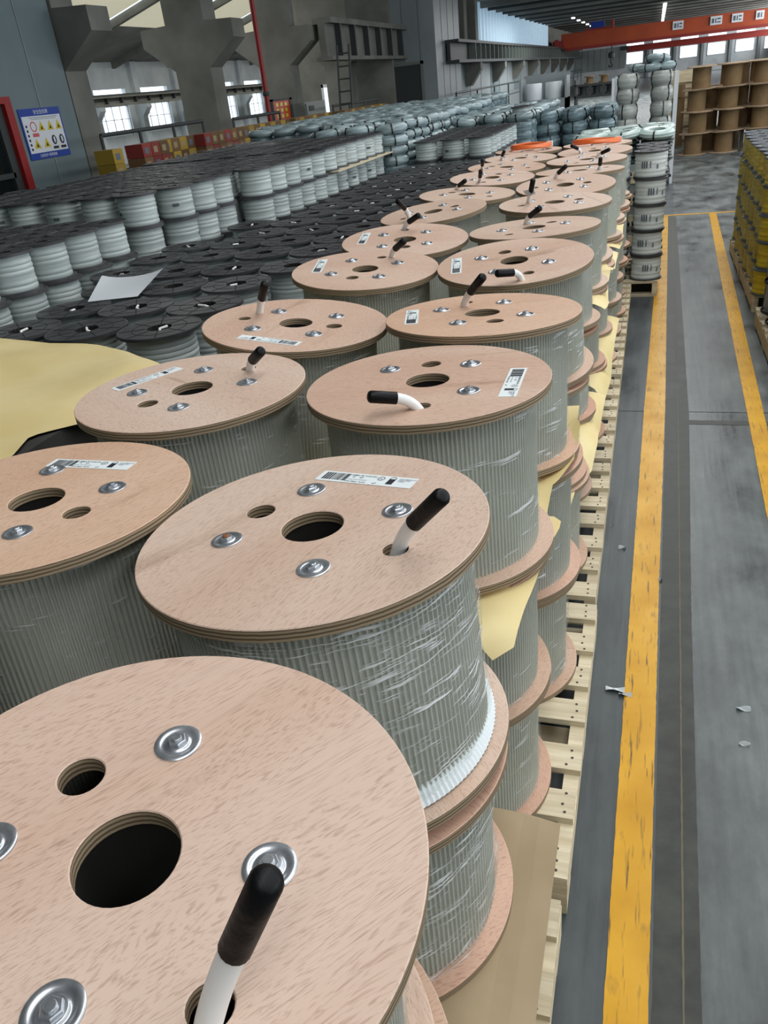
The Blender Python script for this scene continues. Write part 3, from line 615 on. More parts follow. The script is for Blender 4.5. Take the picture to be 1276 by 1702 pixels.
def film_mesh(seed, mats, r0=0.2215, crease=0.0022, flare=0.0):
    rng = random.Random(seed); nu, nv = 120, 14; mb = MB()
    for j in range(nv+1):
        z = TH + (H-2*TH)*j/nv
        for i in range(nu+1):
            a = 2*PI*(i % nu)/nu
            rr = r0 + crease*math.sin(5*a+seed+j*0.9) + 0.5*crease*math.sin(11*a-j*1.7+seed) + (rng.uniform(-1, 1)*crease*0.35 if i < nu else 0)
            if flare and j < 2: rr += flare*(2-j)/2
            mb.v.append((rr*math.cos(a), rr*math.sin(a), z))
    for j in range(nv):
        for i in range(nu):
            a = j*(nu+1)+i; mb.face((a, a+1, a+nu+2, a+nu+1))
    me = mb.mesh('stretch_film', mats, 80)
    uv = me.uv_layers.new(name='UVMap')
    for poly in me.polygons:
        for li in poly.loop_indices:
            vi = me.loops[li].vertex_index; i, j = vi % (nu+1), vi // (nu+1)
            uv.data[li].uv = (i/nu, j/nv*0.25)
    return me
FILMS = [film_mesh(3, FILM), film_mesh(8, FILM), film_mesh(14, FILM)]
FILMH = film_mesh(21, FILMB, 0.2225, 0.003)
# dished washer with hex nut and bolt end
WASH = MB().lathe([(0.0226, 0.0001), (0.0226, 0.0014), (0.0216, 0.0022), (0.0182, 0.0024), (0.0165, 0.0016), (0.0145, 0.0007), (0.0122, 0.0009), (0.0112, 0.0022), (0.0100, 0.0026), (0.0001, 0.0026)], 40).mesh('washer', STEEL, 50)
NUT = MB().lathe([(0.0084, 0.0022), (0.0090, 0.0026), (0.0090, 0.0058), (0.0080, 0.0066), (0.0050, 0.0066)], 6).lathe([(0.0048, 0.0050), (0.0048, 0.0086), (0.0042, 0.0092), (0.0001, 0.0092)], 16).mesh('hex_nut', STEEL, 25)
NUTR = MB().lathe([(0.0084, 0.0022), (0.0090, 0.0026), (0.0090, 0.0058), (0.0080, 0.0066), (0.0050, 0.0066)], 6).lathe([(0.0048, 0.0050), (0.0048, 0.0086), (0.0042, 0.0092), (0.0001, 0.0092)], 16, m=1).mesh('hex_nut', (STEEL, RUST), 25)
# label: paper 0.172 x 0.034, barcode at the left end
LABELM = MB().box(-0.086, 0.086, -0.017, 0.017, 0.0003, 0.0008).mesh('label', LABEL, 0)
def barcode_mesh():
    rng = random.Random(5); mb = MB(); x = -0.077
    while x < -0.033:
        wd = rng.choice((0.0010, 0.0018, 0.0030)); mb.box(x, x+wd, -0.0115, 0.0125, 0.0008, 0.0011); x += wd + rng.choice((0.0009, 0.0014, 0.0018))
    return mb.mesh('barcode', INK, 0)
BAR = barcode_mesh()
def ring(mb, cx, cy, r, t, n=20, z0=0.0008, z1=0.0011):
    for i in range(n):
        a, b_ = 2*PI*i/n, 2*PI*(i+1)/n
        mb.prism([(cx+r*math.cos(a), cy+r*math.sin(a), z0), (cx+r*math.cos(b_), cy+r*math.sin(b_), z0), (cx+(r-t)*math.cos(b_), cy+(r-t)*math.sin(b_), z0), (cx+(r-t)*math.cos(a), cy+(r-t)*math.sin(a), z0)], (0, 0, z1-z0))
mb = MB(); ring(mb, 0.0255, 0.006, 0.0062, 0.0011); ring(mb, 0.0455, 0.0085, 0.0058, 0.0011)
mb.box(0.040, 0.051, -0.0105, 0.003, 0.0008, 0.0011); mb.prism([(0.0400, 0.003, 0.0008), (0.051, 0.003, 0.0008), (0.0513, 0.0075, 0.0008), (0.0397, 0.0075, 0.0008)], (0, 0, 0.0002))
mb.prism([(0.0175, -0.0118, 0.0008), (0.0195, -0.0138, 0.0008), (0.0245, -0.0095, 0.0008), (0.0235, -0.0088, 0.0008), (0.0196, -0.0118, 0.0008), (0.0185, -0.0108, 0.0008)], (0, 0, 0.0003))
MARKS = mb.mesh('certification_marks', INK, 0)
TX = [(text_mesh('NMD-90 NYLON', 0.0062, INK, 0.00012), -0.030, 0.0078), (text_mesh('75     8/3', 0.0056, INK, 0.0001), -0.026, 0.0012), (text_mesh('300V MAX  RoHS', 0.0050, INK, 0.00008), -0.032, -0.0135),
      (text_mesh('CABLE WITH GROUND', 0.0034, INK2, 0.00005), -0.031, -0.0060), (text_mesh('UL', 0.0048, INK, 0.0001), 0.0222, 0.0042), (text_mesh('NON-METALLIC\nSHEATHED\nCABLE', 0.0042, INK2, 0.00005), 0.056, 0.0085)]

def cable_end(parent, inv, pts, rc=0.0100):
    """white cable stub with a black heat-shrink cap; pts in world coordinates: hole, joint, tip"""
    b0, j0, t0 = [inv @ Vector(p) for p in pts]
    start = Vector((b0.x, b0.y, H-0.06)); 
    def bez(p0, p1, p2, n): return [(p0*(1-t)**2 + p1*2*t*(1-t) + p2*t*t) for t in [i/n for i in range(n+1)]]
    d = (t0-j0).normalized()
    ctrl = j0 - d*((j0-b0).length*0.62); ctrl.z = max(ctrl.z, b0.z + 0.4*(j0.z-b0.z))
    path = [start] + bez(b0 + Vector((0, 0, -0.02)), ctrl, j0, 8)
    c = put('cable_end', (MB().tube(path, rc, 16), CABLE, 50), parent)
    L_ = (t0-j0).length; rr = rc*1.16
    cp = [j0 - d*0.004, j0 - d*0.0035, j0 + d*L_*0.5, j0 + d*(L_-0.006), j0 + d*(L_-0.002), j0 + d*L_]
    put('cap', (MB().tube(cp, [rc*1.02, rr, rr, rr, rr*0.82, rr*0.45], 16), CAP, 50), c)

TINTS = [(0.97, 0.96, 0.96, 1), (0.93, 0.89, 0.86, 1), (0.97, 0.98, 0.98, 1), (0.96, 0.87, 0.77, 1), (0.92, 0.91, 0.89, 1)]
LTINTS = [(0.93, 0.80, 0.74, 1), (0.90, 0.84, 0.80, 1), (0.94, 0.76, 0.68, 1), (0.88, 0.82, 0.76, 1)]
def reel(x, y, z, nx, ny, phi, label, tint, film=None, hs=1.0, hardware=True, cable=None, lab=None, rusty=-1, group='plywood cable reels stacked on pallets'):
    n = Vector((nx, ny, 1)).normalized(); q = Vector((0, 0, 1)).rotation_difference(n)
    r = thing('cable_reel', label, 'cable reel', (x, y, z), q.to_euler(), group)
    if hs != 1.0: r.scale = (1, 1, hs)
    mw = Matrix.LocRotScale(Vector((x, y, z)), q, Vector((1, 1, hs))); inv = mw.inverted()
    for zz, ph in ((TH/2, phi + 1.1), (H-TH/2, phi)):
        f = put('flange', FLANGE, r, (0, 0, zz), (0, 0, ph)); f.color = tint
    put('corrugated_wrap', RIB, r, (0, 0, 0), (0, 0, phi*1.3))
    if film is not None: put('stretch_film', film, r, (0, 0, 0), (0, 0, phi*0.7))
    if hardware:
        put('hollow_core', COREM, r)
        for k in range(4):
            a = phi + PI/4 + k*PI/2; wsh = put('washer', WASH, r, (0.49*R*math.cos(a), 0.49*R*math.sin(a), H), (0, 0, J(1)))
            put('hex_nut', NUTR if k == rusty else NUT, wsh, (0, 0, 0), (0, 0, J(1)))
    if cable: cable_end(r, inv, cable)
    if lab:
        (r0, a0), (r1, a1) = lab
        p0 = Vector((r0*R*math.cos(math.radians(a0)), r0*R*math.sin(math.radians(a0)))); p1 = Vector((r1*R*math.cos(math.radians(a1)), r1*R*math.sin(math.radians(a1))))
        c = (p0+p1)/2; dr = p1-p0
        l = put('label', LABELM, r, (c.x, c.y, H), (0, 0, math.atan2(dr.y, dr.x)))
        put('barcode', BAR, l); put('certification_marks', MARKS, l)
        for me, tx, ty in TX: put('lettering', me, l, (tx, ty, 0.0010))
    return r
D2 = math.radians
# x, y, nx, ny, drive-hole angle, tint, film, cable (hole, joint, tip), label (barcode end, logo end), description
TOP = {
 'A': (-0.382, 0.330, 0.047, -0.013, 144.6, 0, FILMS[0], ((-0.254,0.229,1.262),(-0.227,0.250,1.315),(-0.197,0.262,1.378)), None, 'nearest plywood cable reel, cut off by the lower left corner'),
 'B': (-0.430, 0.871, -0.050, 0.021, 157.6, 2, FILMH, ((-0.296,0.821,1.255),(-0.258,0.811,1.307),(-0.212,0.787,1.361)), ((0.70,107.0),(0.70,50.5)), 'glossy film-wrapped reel with upright capped cable, right row second from front'),
 'C': (-0.932, 0.899, 0.004, 0.037, -18.3, 3, FILMS[1], None, ((0.66,121.5),(0.68,57.0)), 'orange-toned plywood reel cut off by the left frame edge'),
 'D': (-0.413, 1.471, -0.014, 0.022, 100.2, 1, FILMS[2], ((-0.384,1.319,1.255),(-0.425,1.283,1.288),(-0.468,1.258,1.300)), ((0.77,23.0),(0.85,-32.0)), 'reel whose capped cable bends over to the left, right row'),
 'E': (-0.932, 1.420, 0.0, 0.009, -118.3, 2, FILMS[0], ((-0.855,1.546,1.255),(-0.822,1.512,1.287),(-0.780,1.478,1.318)), ((0.77,-174.0),(0.71,128.0)), 'reel beside the big yellow paper, cable cap pointing at viewer'),
 'F': (-0.893, 1.915, 0.10, 0.011, 0.0, 1, FILMS[1], ((-1.034,1.983,1.268),(-1.003,1.959,1.315),(-0.968,1.925,1.362)), ((0.76,-65.5),(0.73,-119.0)), 'tilted reel with upright cable beside the black spools, left row third'),
 'G': (-0.396, 1.975, -0.003, 0.053, -63.0, 3, FILMS[0], ((-0.466,2.067,1.255),(-0.432,2.031,1.297),(-0.390,1.989,1.344)), ((0.79,-143.0),(0.83,165.0)), 'brown-orange reel with slanting capped cable, right row fourth from front'),
 'H': (-0.414, 2.597, -0.017, -0.085, 115.1, 1, FILMS[2], ((-0.352,2.398,1.24),(-0.377,2.360,1.268),(-0.418,2.320,1.276)), ((0.80,-148.0),(0.84,164.0)), 'reel tilted toward viewer with cable bent flat, right row fifth'),
 'I': (-0.902, 2.568, 0.061, -0.042, -94.9, 1, FILMS[1], ((-0.865,2.734,1.26),(-0.831,2.692,1.294),(-0.785,2.650,1.325)), ((0.68,-152.5),(0.91,148.5)), 'reel with label and short slanting cable, left row fourth'),
 'J': (-0.908, 3.082, 0.050, -0.070, -75.0, 0, FILMS[0], ((-0.969,3.244,1.265),(-0.924,3.216,1.300),(-0.872,3.180,1.328)), ((0.72,-150),(0.88,150)), 'reel in the left row just behind the labelled fourth reel'),
 'O': (-0.424, 3.190, -0.026, 0.02, 60.0, 4, FILMS[1], ((-0.471,3.304,1.255),(-0.441,3.257,1.288),(-0.397,3.207,1.322)), None, 'greyish reel seen nearly edge-on, right row sixth'),
 'K': (-0.965, 3.765, -0.055, -0.055, 35.0, 4, FILMS[2], ((-1.040,3.620,1.265),(-1.046,3.570,1.305),(-1.055,3.500,1.345)), None, 'pale reel tipped up at the right, cable leaning left'),
 'P': (-0.409, 3.815, 0.010, -0.022, 20.0, 2, FILMS[0], ((-0.532,3.839,1.255),(-0.515,3.800,1.301),(-0.496,3.760,1.363)), None, 'reel with clear plastic tied round its upright cable'),
 'L': (-0.912, 4.295, 0.055, -0.017, 150.0, 4, FILMS[1], ((-1.014,4.466,1.26),(-0.978,4.427,1.285),(-0.933,4.384,1.312)), None, 'left row reel behind the pale tipped reel'),
 'Q': (-0.417, 4.390, 0.007, -0.090, 10.0, 2, FILMS[2], ((-0.494,4.564,1.265),(-0.462,4.525,1.300),(-0.420,4.474,1.335)), None, 'right row reel with long slanting black cap, eighth from front'),
 'M': (-0.890, 4.960, 0.050, -0.050, 80.0, 0, FILMS[0], ((-0.949,4.847,1.255),(-0.936,4.795,1.283),(-0.920,4.740,1.318)), None, 'left row reel with a small upright black cap'),
 'S': (-0.400, 4.985, 0.0, 0.02, 200.0, 4, FILMS[1], ((-0.28,4.95,1.255),(-0.276,4.92,1.285),(-0.272,4.89,1.320)), None, 'reel nearly hidden behind the tilted eighth right row reel'),
 'N': (-0.890, 5.480, 0.055, -0.030, 160.0, 1, FILMS[2], ((-1.045,5.425,1.262),(-1.032,5.378,1.288),(-1.020,5.320,1.322)), None, 'third reel from the far end of the left row'),
 'T': (-0.400, 5.560, 0.0, -0.02, 70.0, 0, FILMS[0], ((-0.345,5.600,1.258),(-0.300,5.555,1.285),(-0.252,5.520,1.305)), None, 'far right row reel with a reclining black cap'),
 'U': (-0.880, 6.010, 0.04, -0.02, 30.0, 2, FILMS[1], ((-1.0,5.95,1.26),(-0.99,5.91,1.29),(-0.97,5.87,1.32)), None, 'penultimate reel at the far end of the left row'),
 'V': (-0.380, 6.090, 0.0, -0.05, 100.0, 1, FILMS[2], ((-0.47,6.05,1.26),(-0.49,6.0,1.285),(-0.53,5.96,1.31)), None, 'penultimate right row reel before the orange coils'),
 'W': (-0.900, 6.560, 0.02, 0.0, 120.0, 4, FILMS[0], None, None, 'last left row reel at the far end'),
 'X': (-0.395, 6.620, 0.0, 0.0, 120.0, 0, FILMS[1], None, None, 'last right row reel under the orange coils'),
 'Z': (-0.905, 0.380, 0.0, 0.0, 60.0, 1, FILMS[2], None, None, 'plywood reel left of the nearest one, outside the frame'),
}
def desc_short(d): return ' '.join(d.replace(',', '').split()[:10])
T = 0.13 + 3*H
POS = {k_: [v[0], v[1]] for k_, v in TOP.items()}
for it in range(30):          # flanges touch at most
    for k1 in POS:
        for k2 in POS:
            if k1 < k2:
                dx, dy = POS[k2][0]-POS[k1][0], POS[k2][1]-POS[k1][1]; d_ = math.hypot(dx, dy)
                if d_ < 0.503:
                    e_ = (0.503-d_)/2/d_
                    POS[k1][0] -= dx*e_; POS[k1][1] -= dy*e_; POS[k2][0] += dx*e_; POS[k2][1] += dy*e_
for key, (x, y, nx, ny, ph, ti, fm, cab_, lab, desc) in TOP.items():
    x, y = POS[key]
    tl = math.hypot(nx, ny); n = Vector((nx, ny, 1)).normalized()
    base = Vector((x, y, T)) - n*H
    reel(base.x, base.y, base.z, nx, ny, D2(ph), desc, TINTS[ti], fm, 1.0, True, cab_, lab, 0 if key == 'B' else -1)
    zl = base.z - tl*R - 0.0012; hh = (zl-0.13)/2
    side = 'right' if x > -0.65 else 'left'
    for lay in (1, 0):
        dx, dy = J(0.012), J(0.012)
        if key == 'B': dx, dy = (0.010, -0.012) if lay else (-0.005, 0.01)
        reel(x + dx - (0.01 if side == 'left' else -0.006), y + dy, 0.13 + lay*hh + (0.0006 if lay else 0), 0, 0, random.uniform(0, 6), ('middle' if lay else 'bottom') + ' reel stacked below the ' + desc_short(desc),
             LTINTS[random.randrange(4)], FILMH if key == 'B' else FILMS[random.randrange(3)], (hh-0.0008)/H, False)

# clear plastic tied round the upright cable
tag(put('plastic_tie', (MB().grid(lambda u, v: (-0.52+0.05*(u-0.5)+0.006*math.sin(9*v), 3.79+0.03*(v-0.5), 1.300+0.03*math.sin(5*u+3*v)*0.5+0.012*u), 8, 5), SCRAP)), 'clear plastic scrap tied to an upright cable end', 'plastic')

# white pleated liner under the film of the near reel, cardboard layer sheet, kraft papers
mbl = MB(); nl = 150
for i in range(nl+1):
    a = -2.2 + 2.9*i/nl; r1 = 0.214; r2 = 0.2295 + (0.0012 if i % 2 else -0.0012)
    mbl.v += [(r1*math.cos(a), r1*math.sin(a), 0.030), (r2*math.cos(a), r2*math.sin(a), 0.0035 + (0.0015 if i % 2 else 0))]
for i in range(nl): mbl.face((2*i, 2*i+1, 2*i+3, 2*i+2))
for o in list(bpy.data.objects):
    if o.get('label', '').startswith('glossy film-wrapped reel'):
        put('pleated_liner', (mbl, mat('white_liner', srgb(222, 228, 230), 0.4), 30), o, (0, 0, TH))
cs = tag(put('cardboard_sheet', (MB().grid(lambda u, v: (-1.18 + u*1.080, 0.10 + v*0.985 - 0.02*u, 0.4988 - 0.012*max(0, u-0.93)/0.07), 30, 12).box(-1.18, -0.14, 0.10, 1.06, 0.4974, 0.4980), CARD)), 'brown cardboard layer sheet jutting out below the near stack', 'cardboard')
def kraft_sheet(label, x0, y0, y1, zf, edge, droop, thick=0.0008, nv=40):
    """layer paper between reels: edge = [(y, x)], droop = [(y, dz at the free edge)]"""
    def lerp(pl, y):
        for (a, va), (b_, vb) in zip(pl, pl[1:]):
            if y <= b_: return va + (vb-va)*max(0, (y-a))/(b_-a)
        return pl[-1][1]
    us = (0, 0.4, 0.8, 0.90, 0.93, 0.955, 0.98, 1.0)
    mb = MB(); 
    for side in (0, 1):
        for i in range(nv+1):
            y = y0 + (y1-y0)*i/nv; xe = lerp(edge, y); dr = lerp(droop, y)
            for u in us:
                t = max(0, (u-0.92)/0.08)
                mb.v.append((x0 + (xe-x0)*u, y + (0.006*math.sin(40*y+u*9)*t), zf(y) + dr*t*t + 0.004*t*math.sin(31*y) - side*thick))
    k = len(us)
    for side in (0, 1):
        o = side*(nv+1)*k
        for i in range(nv):
            for j in range(k-1):
                a = o+i*k+j; mb.face((a, a+k, a+k+1, a+1) if side else (a, a+1, a+k+1, a+k), side)
    return tag(put('kraft_paper', (mb, (KRAFT, KBACK), 40)), label, 'paper')
kraft_sheet('yellow kraft layer paper jutting out beside second right-row stack, black underside', -1.15, 1.14, 2.30, lambda y: 0.8742 - 0.0045*min(1, max(0, (y-1.66)/0.3)),
    [(1.14, -0.235), (1.16, -0.200), (1.40, -0.176), (1.57, -0.150), (1.66, -0.205), (1.75, -0.19), (1.86, -0.150), (2.05, -0.148), (2.10, -0.16), (2.30, -0.17)],
    [(1.14, -0.05), (1.2, -0.022), (1.4, -0.004), (1.55, 0.004), (1.60, 0.012), (1.655, -0.09), (1.70, -0.05), (1.74, 0.012), (1.86, 0.02), (2.05, 0.05), (2.3, 0.0)])
kraft_sheet('yellow kraft paper drooping low between third-pallet reels', -1.15, 2.34, 3.42, lambda y: 0.4975,
    [(2.34, -0.20), (2.5, -0.19), (2.75, -0.16), (2.95, -0.145), (3.2, -0.15), (3.42, -0.14)], [(2.34, 0.0), (2.6, -0.03), (2.8, -0.09), (3.0, -0.03), (3.2, -0.10), (3.42, -0.02)])
kraft_sheet('yellow kraft paper beside the fourth-pallet reels, upper layer', -1.15, 3.52, 4.66, lambda y: 0.868,
    [(3.52, -0.16), (3.7, -0.15), (3.95, -0.17), (4.2, -0.16), (4.66, -0.15)], [(3.52, -0.03), (3.8, -0.06), (4.1, 0.01), (4.4, -0.05), (4.66, -0.02)])
kraft_sheet('yellow kraft paper beside the fourth-pallet reels, lower layer', -1.15, 3.50, 4.66, lambda y: 0.4965,
    [(3.50, -0.15), (3.7, -0.13), (4.1, -0.14), (4.66, -0.13)], [(3.5, -0.09), (3.7, -0.05), (3.9, -0.12), (4.3, -0.04), (4.66, -0.02)])
kraft_sheet('yellow kraft paper beside the farthest plywood reels', -1.15, 4.72, 5.8, lambda y: 0.873,
    [(4.72, -0.15), (5.0, -0.14), (5.4, -0.15), (5.8, -0.14)], [(4.72, -0.02), (5.0, -0.05), (5.4, -0.01), (5.8, -0.03)])

# dark carton load under the big yellow sheet, left of the reels
bx = thing('dark_carton', 'dark grey carton load under the big yellow paper sheet', 'carton', (-1.98, 1.92, 0.13))
put('carton_body', (MB().box(-0.60, 0.475, -1.05, 0.20, 0, 0.925).box(-0.60, 0.10, 0.20, 0.42, 0, 0.925), mat('dark_carton_board', srgb(52, 50, 48), 0.7, col2=srgb(64, 62, 58), nscale=6), 0), bx)
put('carton_print', (MB().box(0.475, 0.4762, -0.36, -0.30, 0.80, 0.84).box(0.475, 0.4762, -0.27, -0.25, 0.82, 0.86).box(0.475, 0.4762, -0.62, -0.46, 0.76, 0.766), INK, 0), bx)
p_ = dup(pal0, (-1.98, 1.88, 0), 'wooden pallet under the dark carton load', rotz=PI/2)
dup(pal0, (-2.05, 0.70, 0), 'nearer wooden pallet under the dark carton load, out of frame', rotz=PI/2, skip=('nail_heads',))
SE = [(0.85, -1.475), (1.30, -1.478), (1.42, -1.50), (1.55, -1.555), (1.62, -1.50), (1.68, -1.462), (1.9, -1.458), (2.10, -1.462), (2.20, -1.53), (2.28, -1.64), (2.34, -1.80), (2.40, -2.02), (2.44, -2.25)]
def sheet_fn(u, v):
    y = 0.85 + 1.59*v
    for (ya, xa), (yb, xb) in zip(SE, SE[1:]):
        if y <= yb + 1e-9: xr = xa + (xb-xa)*(y-ya)/(yb-ya); break
    xl = -2.62; x = xl + (xr-xl)*u
    z = 1.078 + 0.009*math.sin(5.2*x+4*y) + 0.006*math.sin(9*x-8*y) + 0.005*math.sin(3*x+15*y)
    t = max(0, (u-0.86)/0.14)
    z += t*t*(0.016*math.sin(9.5*y) - 0.012 - (0.05 if y > 1.7 else 0.0)*min(1, max(0, (y-1.7)/0.2)))
    return (x, y, z)
mb = MB(); mb.grid(sheet_fn, 50, 60, 0)
mb.grid(lambda u, v: (lambda p: (p[0], p[1], p[2]-0.0012))(sheet_fn(1-u, v)), 50, 60, 1)
tag(put('kraft_paper', (mb, (KRAFT, KBACK), 60)), 'big sheet of yellow kraft paper lying left of the reels', 'paper')

# ------------------------------------------------------------------ black-flanged wire spools
def spool_parts(D, Hs, hole, fl_m, wire_m, core_ratio=0.80, ribs=9, th=0.012, gap_lines=8, ringr=(0.55, 0.62)):
    r = D/2
    def fl(z0, top=True):
        mb = MB()
        mb.lathe([(hole, 0), (hole, th), (r*0.30, th), (r*0.955, th), (r*0.96, th+0.0015), (r, th+0.001), (r, 0.0), (hole, 0)], 40)
        for q_ in range(1):
            mb.lathe([(r*0.64, th-0.001), (r*0.64, th+0.0007), (r*0.655, th+0.0007), (r*0.655, th-0.001)], 40, m=1)  # dark ring painted in for the shadow gap of the flange
        for i in range(gap_lines):
            a = 2*PI*i/gap_lines + 0.2; ca, sa = math.cos(a), math.sin(a); w_ = 0.0022
            p = [(hole+0.006, -w_), (r*0.95, -w_), (r*0.95, w_), (hole+0.006, w_)]
            mb.prism([(q[0]*ca-q[1]*sa, q[0]*sa+q[1]*ca, th-0.001) for q in p], (0, 0, 0.0020), 1)  # thin dark bars stand for shade in the radial grooves
        return mb.mesh('flange', (fl_m, DARK), 30)
    f = fl(0)
    prof = []
    h0, h1 = th, Hs-th
    rb_ = r*core_ratio
    for i in range(ribs):
        za, zb_ = h0+(h1-h0)*i/ribs, h0+(h1-h0)*(i+1)/ribs
        k = 0.0022 if i not in (2, 6) else -0.001
        prof += [(rb_-0.0016, za), (rb_+k, za+(zb_-za)*0.3), (rb_+k*0.9, za+(zb_-za)*0.72)]
    prof.append((rb_-0.0016, h1))
    wnd = MB().lathe(prof, 40).mesh('wire_winding', wire_m, 50)
    inner = MB().lathe([(hole, 0.001), (hole, Hs-0.001)], 24).lathe([(0.0001, Hs*0.4), (hole, Hs*0.4)], 24).mesh('hollow_core', DARK, 60)
    return f, wnd, inner
def make_spool(name, label, D, Hs, hole, fl_m, wire_m, cat='spool', group=None, tags=True, stub=True, **kw):
    f, wnd, inner = spool_parts(D, Hs, hole, fl_m, wire_m, **kw)
    t = thing(name, label, cat, (0, 0, -50), group=group)
    put('flange', f, t, (0, 0, Hs-0.012-0.0), (0, 0, 0)); put('flange', f, t, (0, 0, 0.012), (PI, 0, 0))
    put('wire_winding', wnd, t); put('hollow_core', inner, t)
    if stub: put('cable_stub', (MB().tube([(hole*0.2, -hole*0.7, Hs-0.03), (0.0, 0, Hs-0.006), (hole*0.5, hole*0.5, Hs-0.004)], 0.006, 8), CABLE), t)
    if tags:
        rr = D/2*kw.get('core_ratio', 0.8)+0.0035
        mb = MB()
        for k in range(5):
            a = -1.2+k*0.075; mb.poly([(rr*math.cos(b_), rr*math.sin(b_), z) for b_, z in ((a, Hs*0.40), (a+0.05, Hs*0.40), (a+0.05, Hs*0.40+0.018+0.006*(k % 2)), (a, Hs*0.40+0.018))])
        put('print', (mb, PRINT, 0), t)
    return t
BIGD, BIGH = 0.356, 0.29
big = make_spool('wire_spool', 'x', BIGD, BIGH, 0.053, BLACK, WIRE, group='large black spools beside the reels', ribs=12)
HSM = 0.205
small = make_spool('wire_spool', 'x', 0.290, HSM, 0.040, BLACK, WIRE, group='white wire spools with black flanges', stub=False, ribs=7, core_ratio=0.84)
rows = []
for j, y in enumerate((2.81, 3.175, 3.58)):
    sh = (0, 0.02, -0.02)[j]; rows.append((y, [-1.94+sh, -2.305+sh, -2.665+sh]))
for y in (3.965, 4.375, 4.745): rows.append((y, [-1.815, -2.175, -2.535, -2.90]))
rows.append((5.11, [-1.79, -2.155, -2.515]))
y = 5.50; 
while y < 9.0:
    n_ = 4 if y < 5.6 else 3
    rows.append((y, [-1.71+0.0*y, -2.075, -2.44, -2.80][:n_])); y += 0.372
hid_big = []
for ri, (y, xs_) in enumerate(rows):
    for ci, x in enumerate(xs_):
        for lay in ((2, 1, 0) if ci == 0 else (2,)):
            jx, jy = J(0.006), J(0.006)
            lab = ('top black spool' if lay == 2 else 'black spool one below the top' if lay == 1 else 'bottom black spool') + ', %s row behind yellow sheet, %s from the reels' % (ORD[ri], ORD[ci])
            loc = (x+jx*0.5, y+jy*0.5, 0.13+lay*BIGH); rz = random.uniform(0, 6)
            skip = () if (lay == 2 and random.random() < 0.6) else ('cable_stub',)
            if lay < 2: skip = ('cable_stub', 'hollow_core', 'print')
            o = dup(big, loc, lab, rotz=rz, skip=skip)
        if ci: hid_big.append((x, y))
for k, (x, y, ly) in enumerate(((-2.30, 3.20, 1.2), (-2.36, 4.36, 1.14), (-2.14, 5.50, 1.1), (-2.08, 6.64, 1.12), (-2.08, 7.78, 1.12), (-2.08, 8.9, 1.1))):
    dup(pal0, (x, y, 0), '%s wooden pallet from the front under the large black spools' % ORD[k], rotz=PI/2 if k % 2 else 0)
mbh = MB()
for (x, y) in hid_big:
    prof = []
    for k in range(2):
        z = 0.13+k*BIGH; prof += [(0.176, z), (0.176, z+0.012), (0.142, z+0.012), (0.142, z+BIGH-0.012), (0.176, z+BIGH-0.012), (0.176, z+BIGH-0.001)]
    mbh.lathe(prof, 16, (x, y, 0), mfun=lambda q: 1 if q % 6 == 2 else 0)
tag(put('spool_layers', (mbh, (BLACK, WIRE), 40)), 'lower layers of large black spools beside the reels', 'spools', kind='stuff')
tag(put('paper_sheet', (MB().grid(lambda u, v: (-2.64+0.24*u-0.15*v*(1-u)+0.10*v*u*0, 3.28+0.08*u+0.36*v-0.08*u*v, 1.004+0.05*(u-0.45)**2*4*v+0.028*math.sin(3.0*u)*v+0.012*v), 10, 8), SIGNW)), 'crumpled white paper lying on the black spools', 'paper')

# small white spools: near pile, far pile, group of three, tall stacks at the aisle
def place(lab, x, y, z, rz=None): return dup(small, (x+J(0.006), y+J(0.006), z), lab, rotz=random.uniform(0, 6) if rz is None else rz, skip=('hollow_core',) if y > 6 else ())
hidden = []   # (x, y, ztop, nlayers): lower layers nobody can pick apart
PIT = 0.296
zt = 1.03
for ri in range(7):
    for ci in range(5):
        x, y = -3.215 - ci*PIT, 2.56 + ri*PIT
        if ci == 0 and ri in (0,): x -= 0.1
        place('white spool in top tier of near left pile, %s row back, %s from black spools' % (ORD[ri], ORD[ci]), x, y, zt)
        if ci == 0 or ri == 0:
            place('white spool in second tier of near left pile, %s row back, %s column' % (ORD[ri], ORD[ci]), x+0.03, y, zt-HSM-0.001); hidden.append((x, y, zt-HSM-0.002, 3))
        else: hidden.append((x, y, zt-0.001, 4))
zt2 = 1.14; r0 = 0
fy = 4.78
for ri in range(17):
    y = fy + ri*PIT*1.02
    xe = -3.235 if y < 5.0 else (-3.13 if y < 5.7 else -2.95)
    for ci in range(7):
        x = xe - ci*PIT
        place('white spool atop far left pile, %s row back, %s column from the black spools' % (ORD[ri], ORD[ci]), x, y, zt2 + (0.012 if 8 < ri else 0))
        if ci == 0:
            place('white spool in lower tier of far left pile, %s row back' % ORD[ri], x-0.01, y, zt2-HSM-0.001); hidden.append((x, y, zt2-HSM-0.002, 4))
        else: hidden.append((x, y, zt2-0.001, 5))
lb = thing('layer_board', 'thin wooden layer board between the tiers of the far left pile', 'board', (-3.7, 8.5, zt2-0.0005))
put('board', (MB().box(-0.9, 0.93, -1.1, 1.15, 0.0, 0.012), PINE, 0), lb)
for ri in range(7):
    for ci in range(3):
        x, y = -1.815 - ci*0.312, 9.40 + ri*0.305
        place('white spool standing on far black spools, %s from the right, %s row' % (ORD[ci], ORD[ri]), x, y, 1.005)
        hidden.append((x, y, 1.004, 4))
mbh = MB()
for (x, y, ztop, n_) in hidden:
    h = (ztop-0.13)/n_; prof = []
    for k in range(n_):
        z = 0.13+k*h; prof += [(0.143, z), (0.143, z+0.012), (0.121, z+0.012), (0.121, z+h-0.012), (0.143, z+h-0.012), (0.143, z+h)]
    def mf(q): return 1 if q % 6 == 2 else 0
    mbh.lathe(prof, 14, (x, y, 0), mfun=mf)
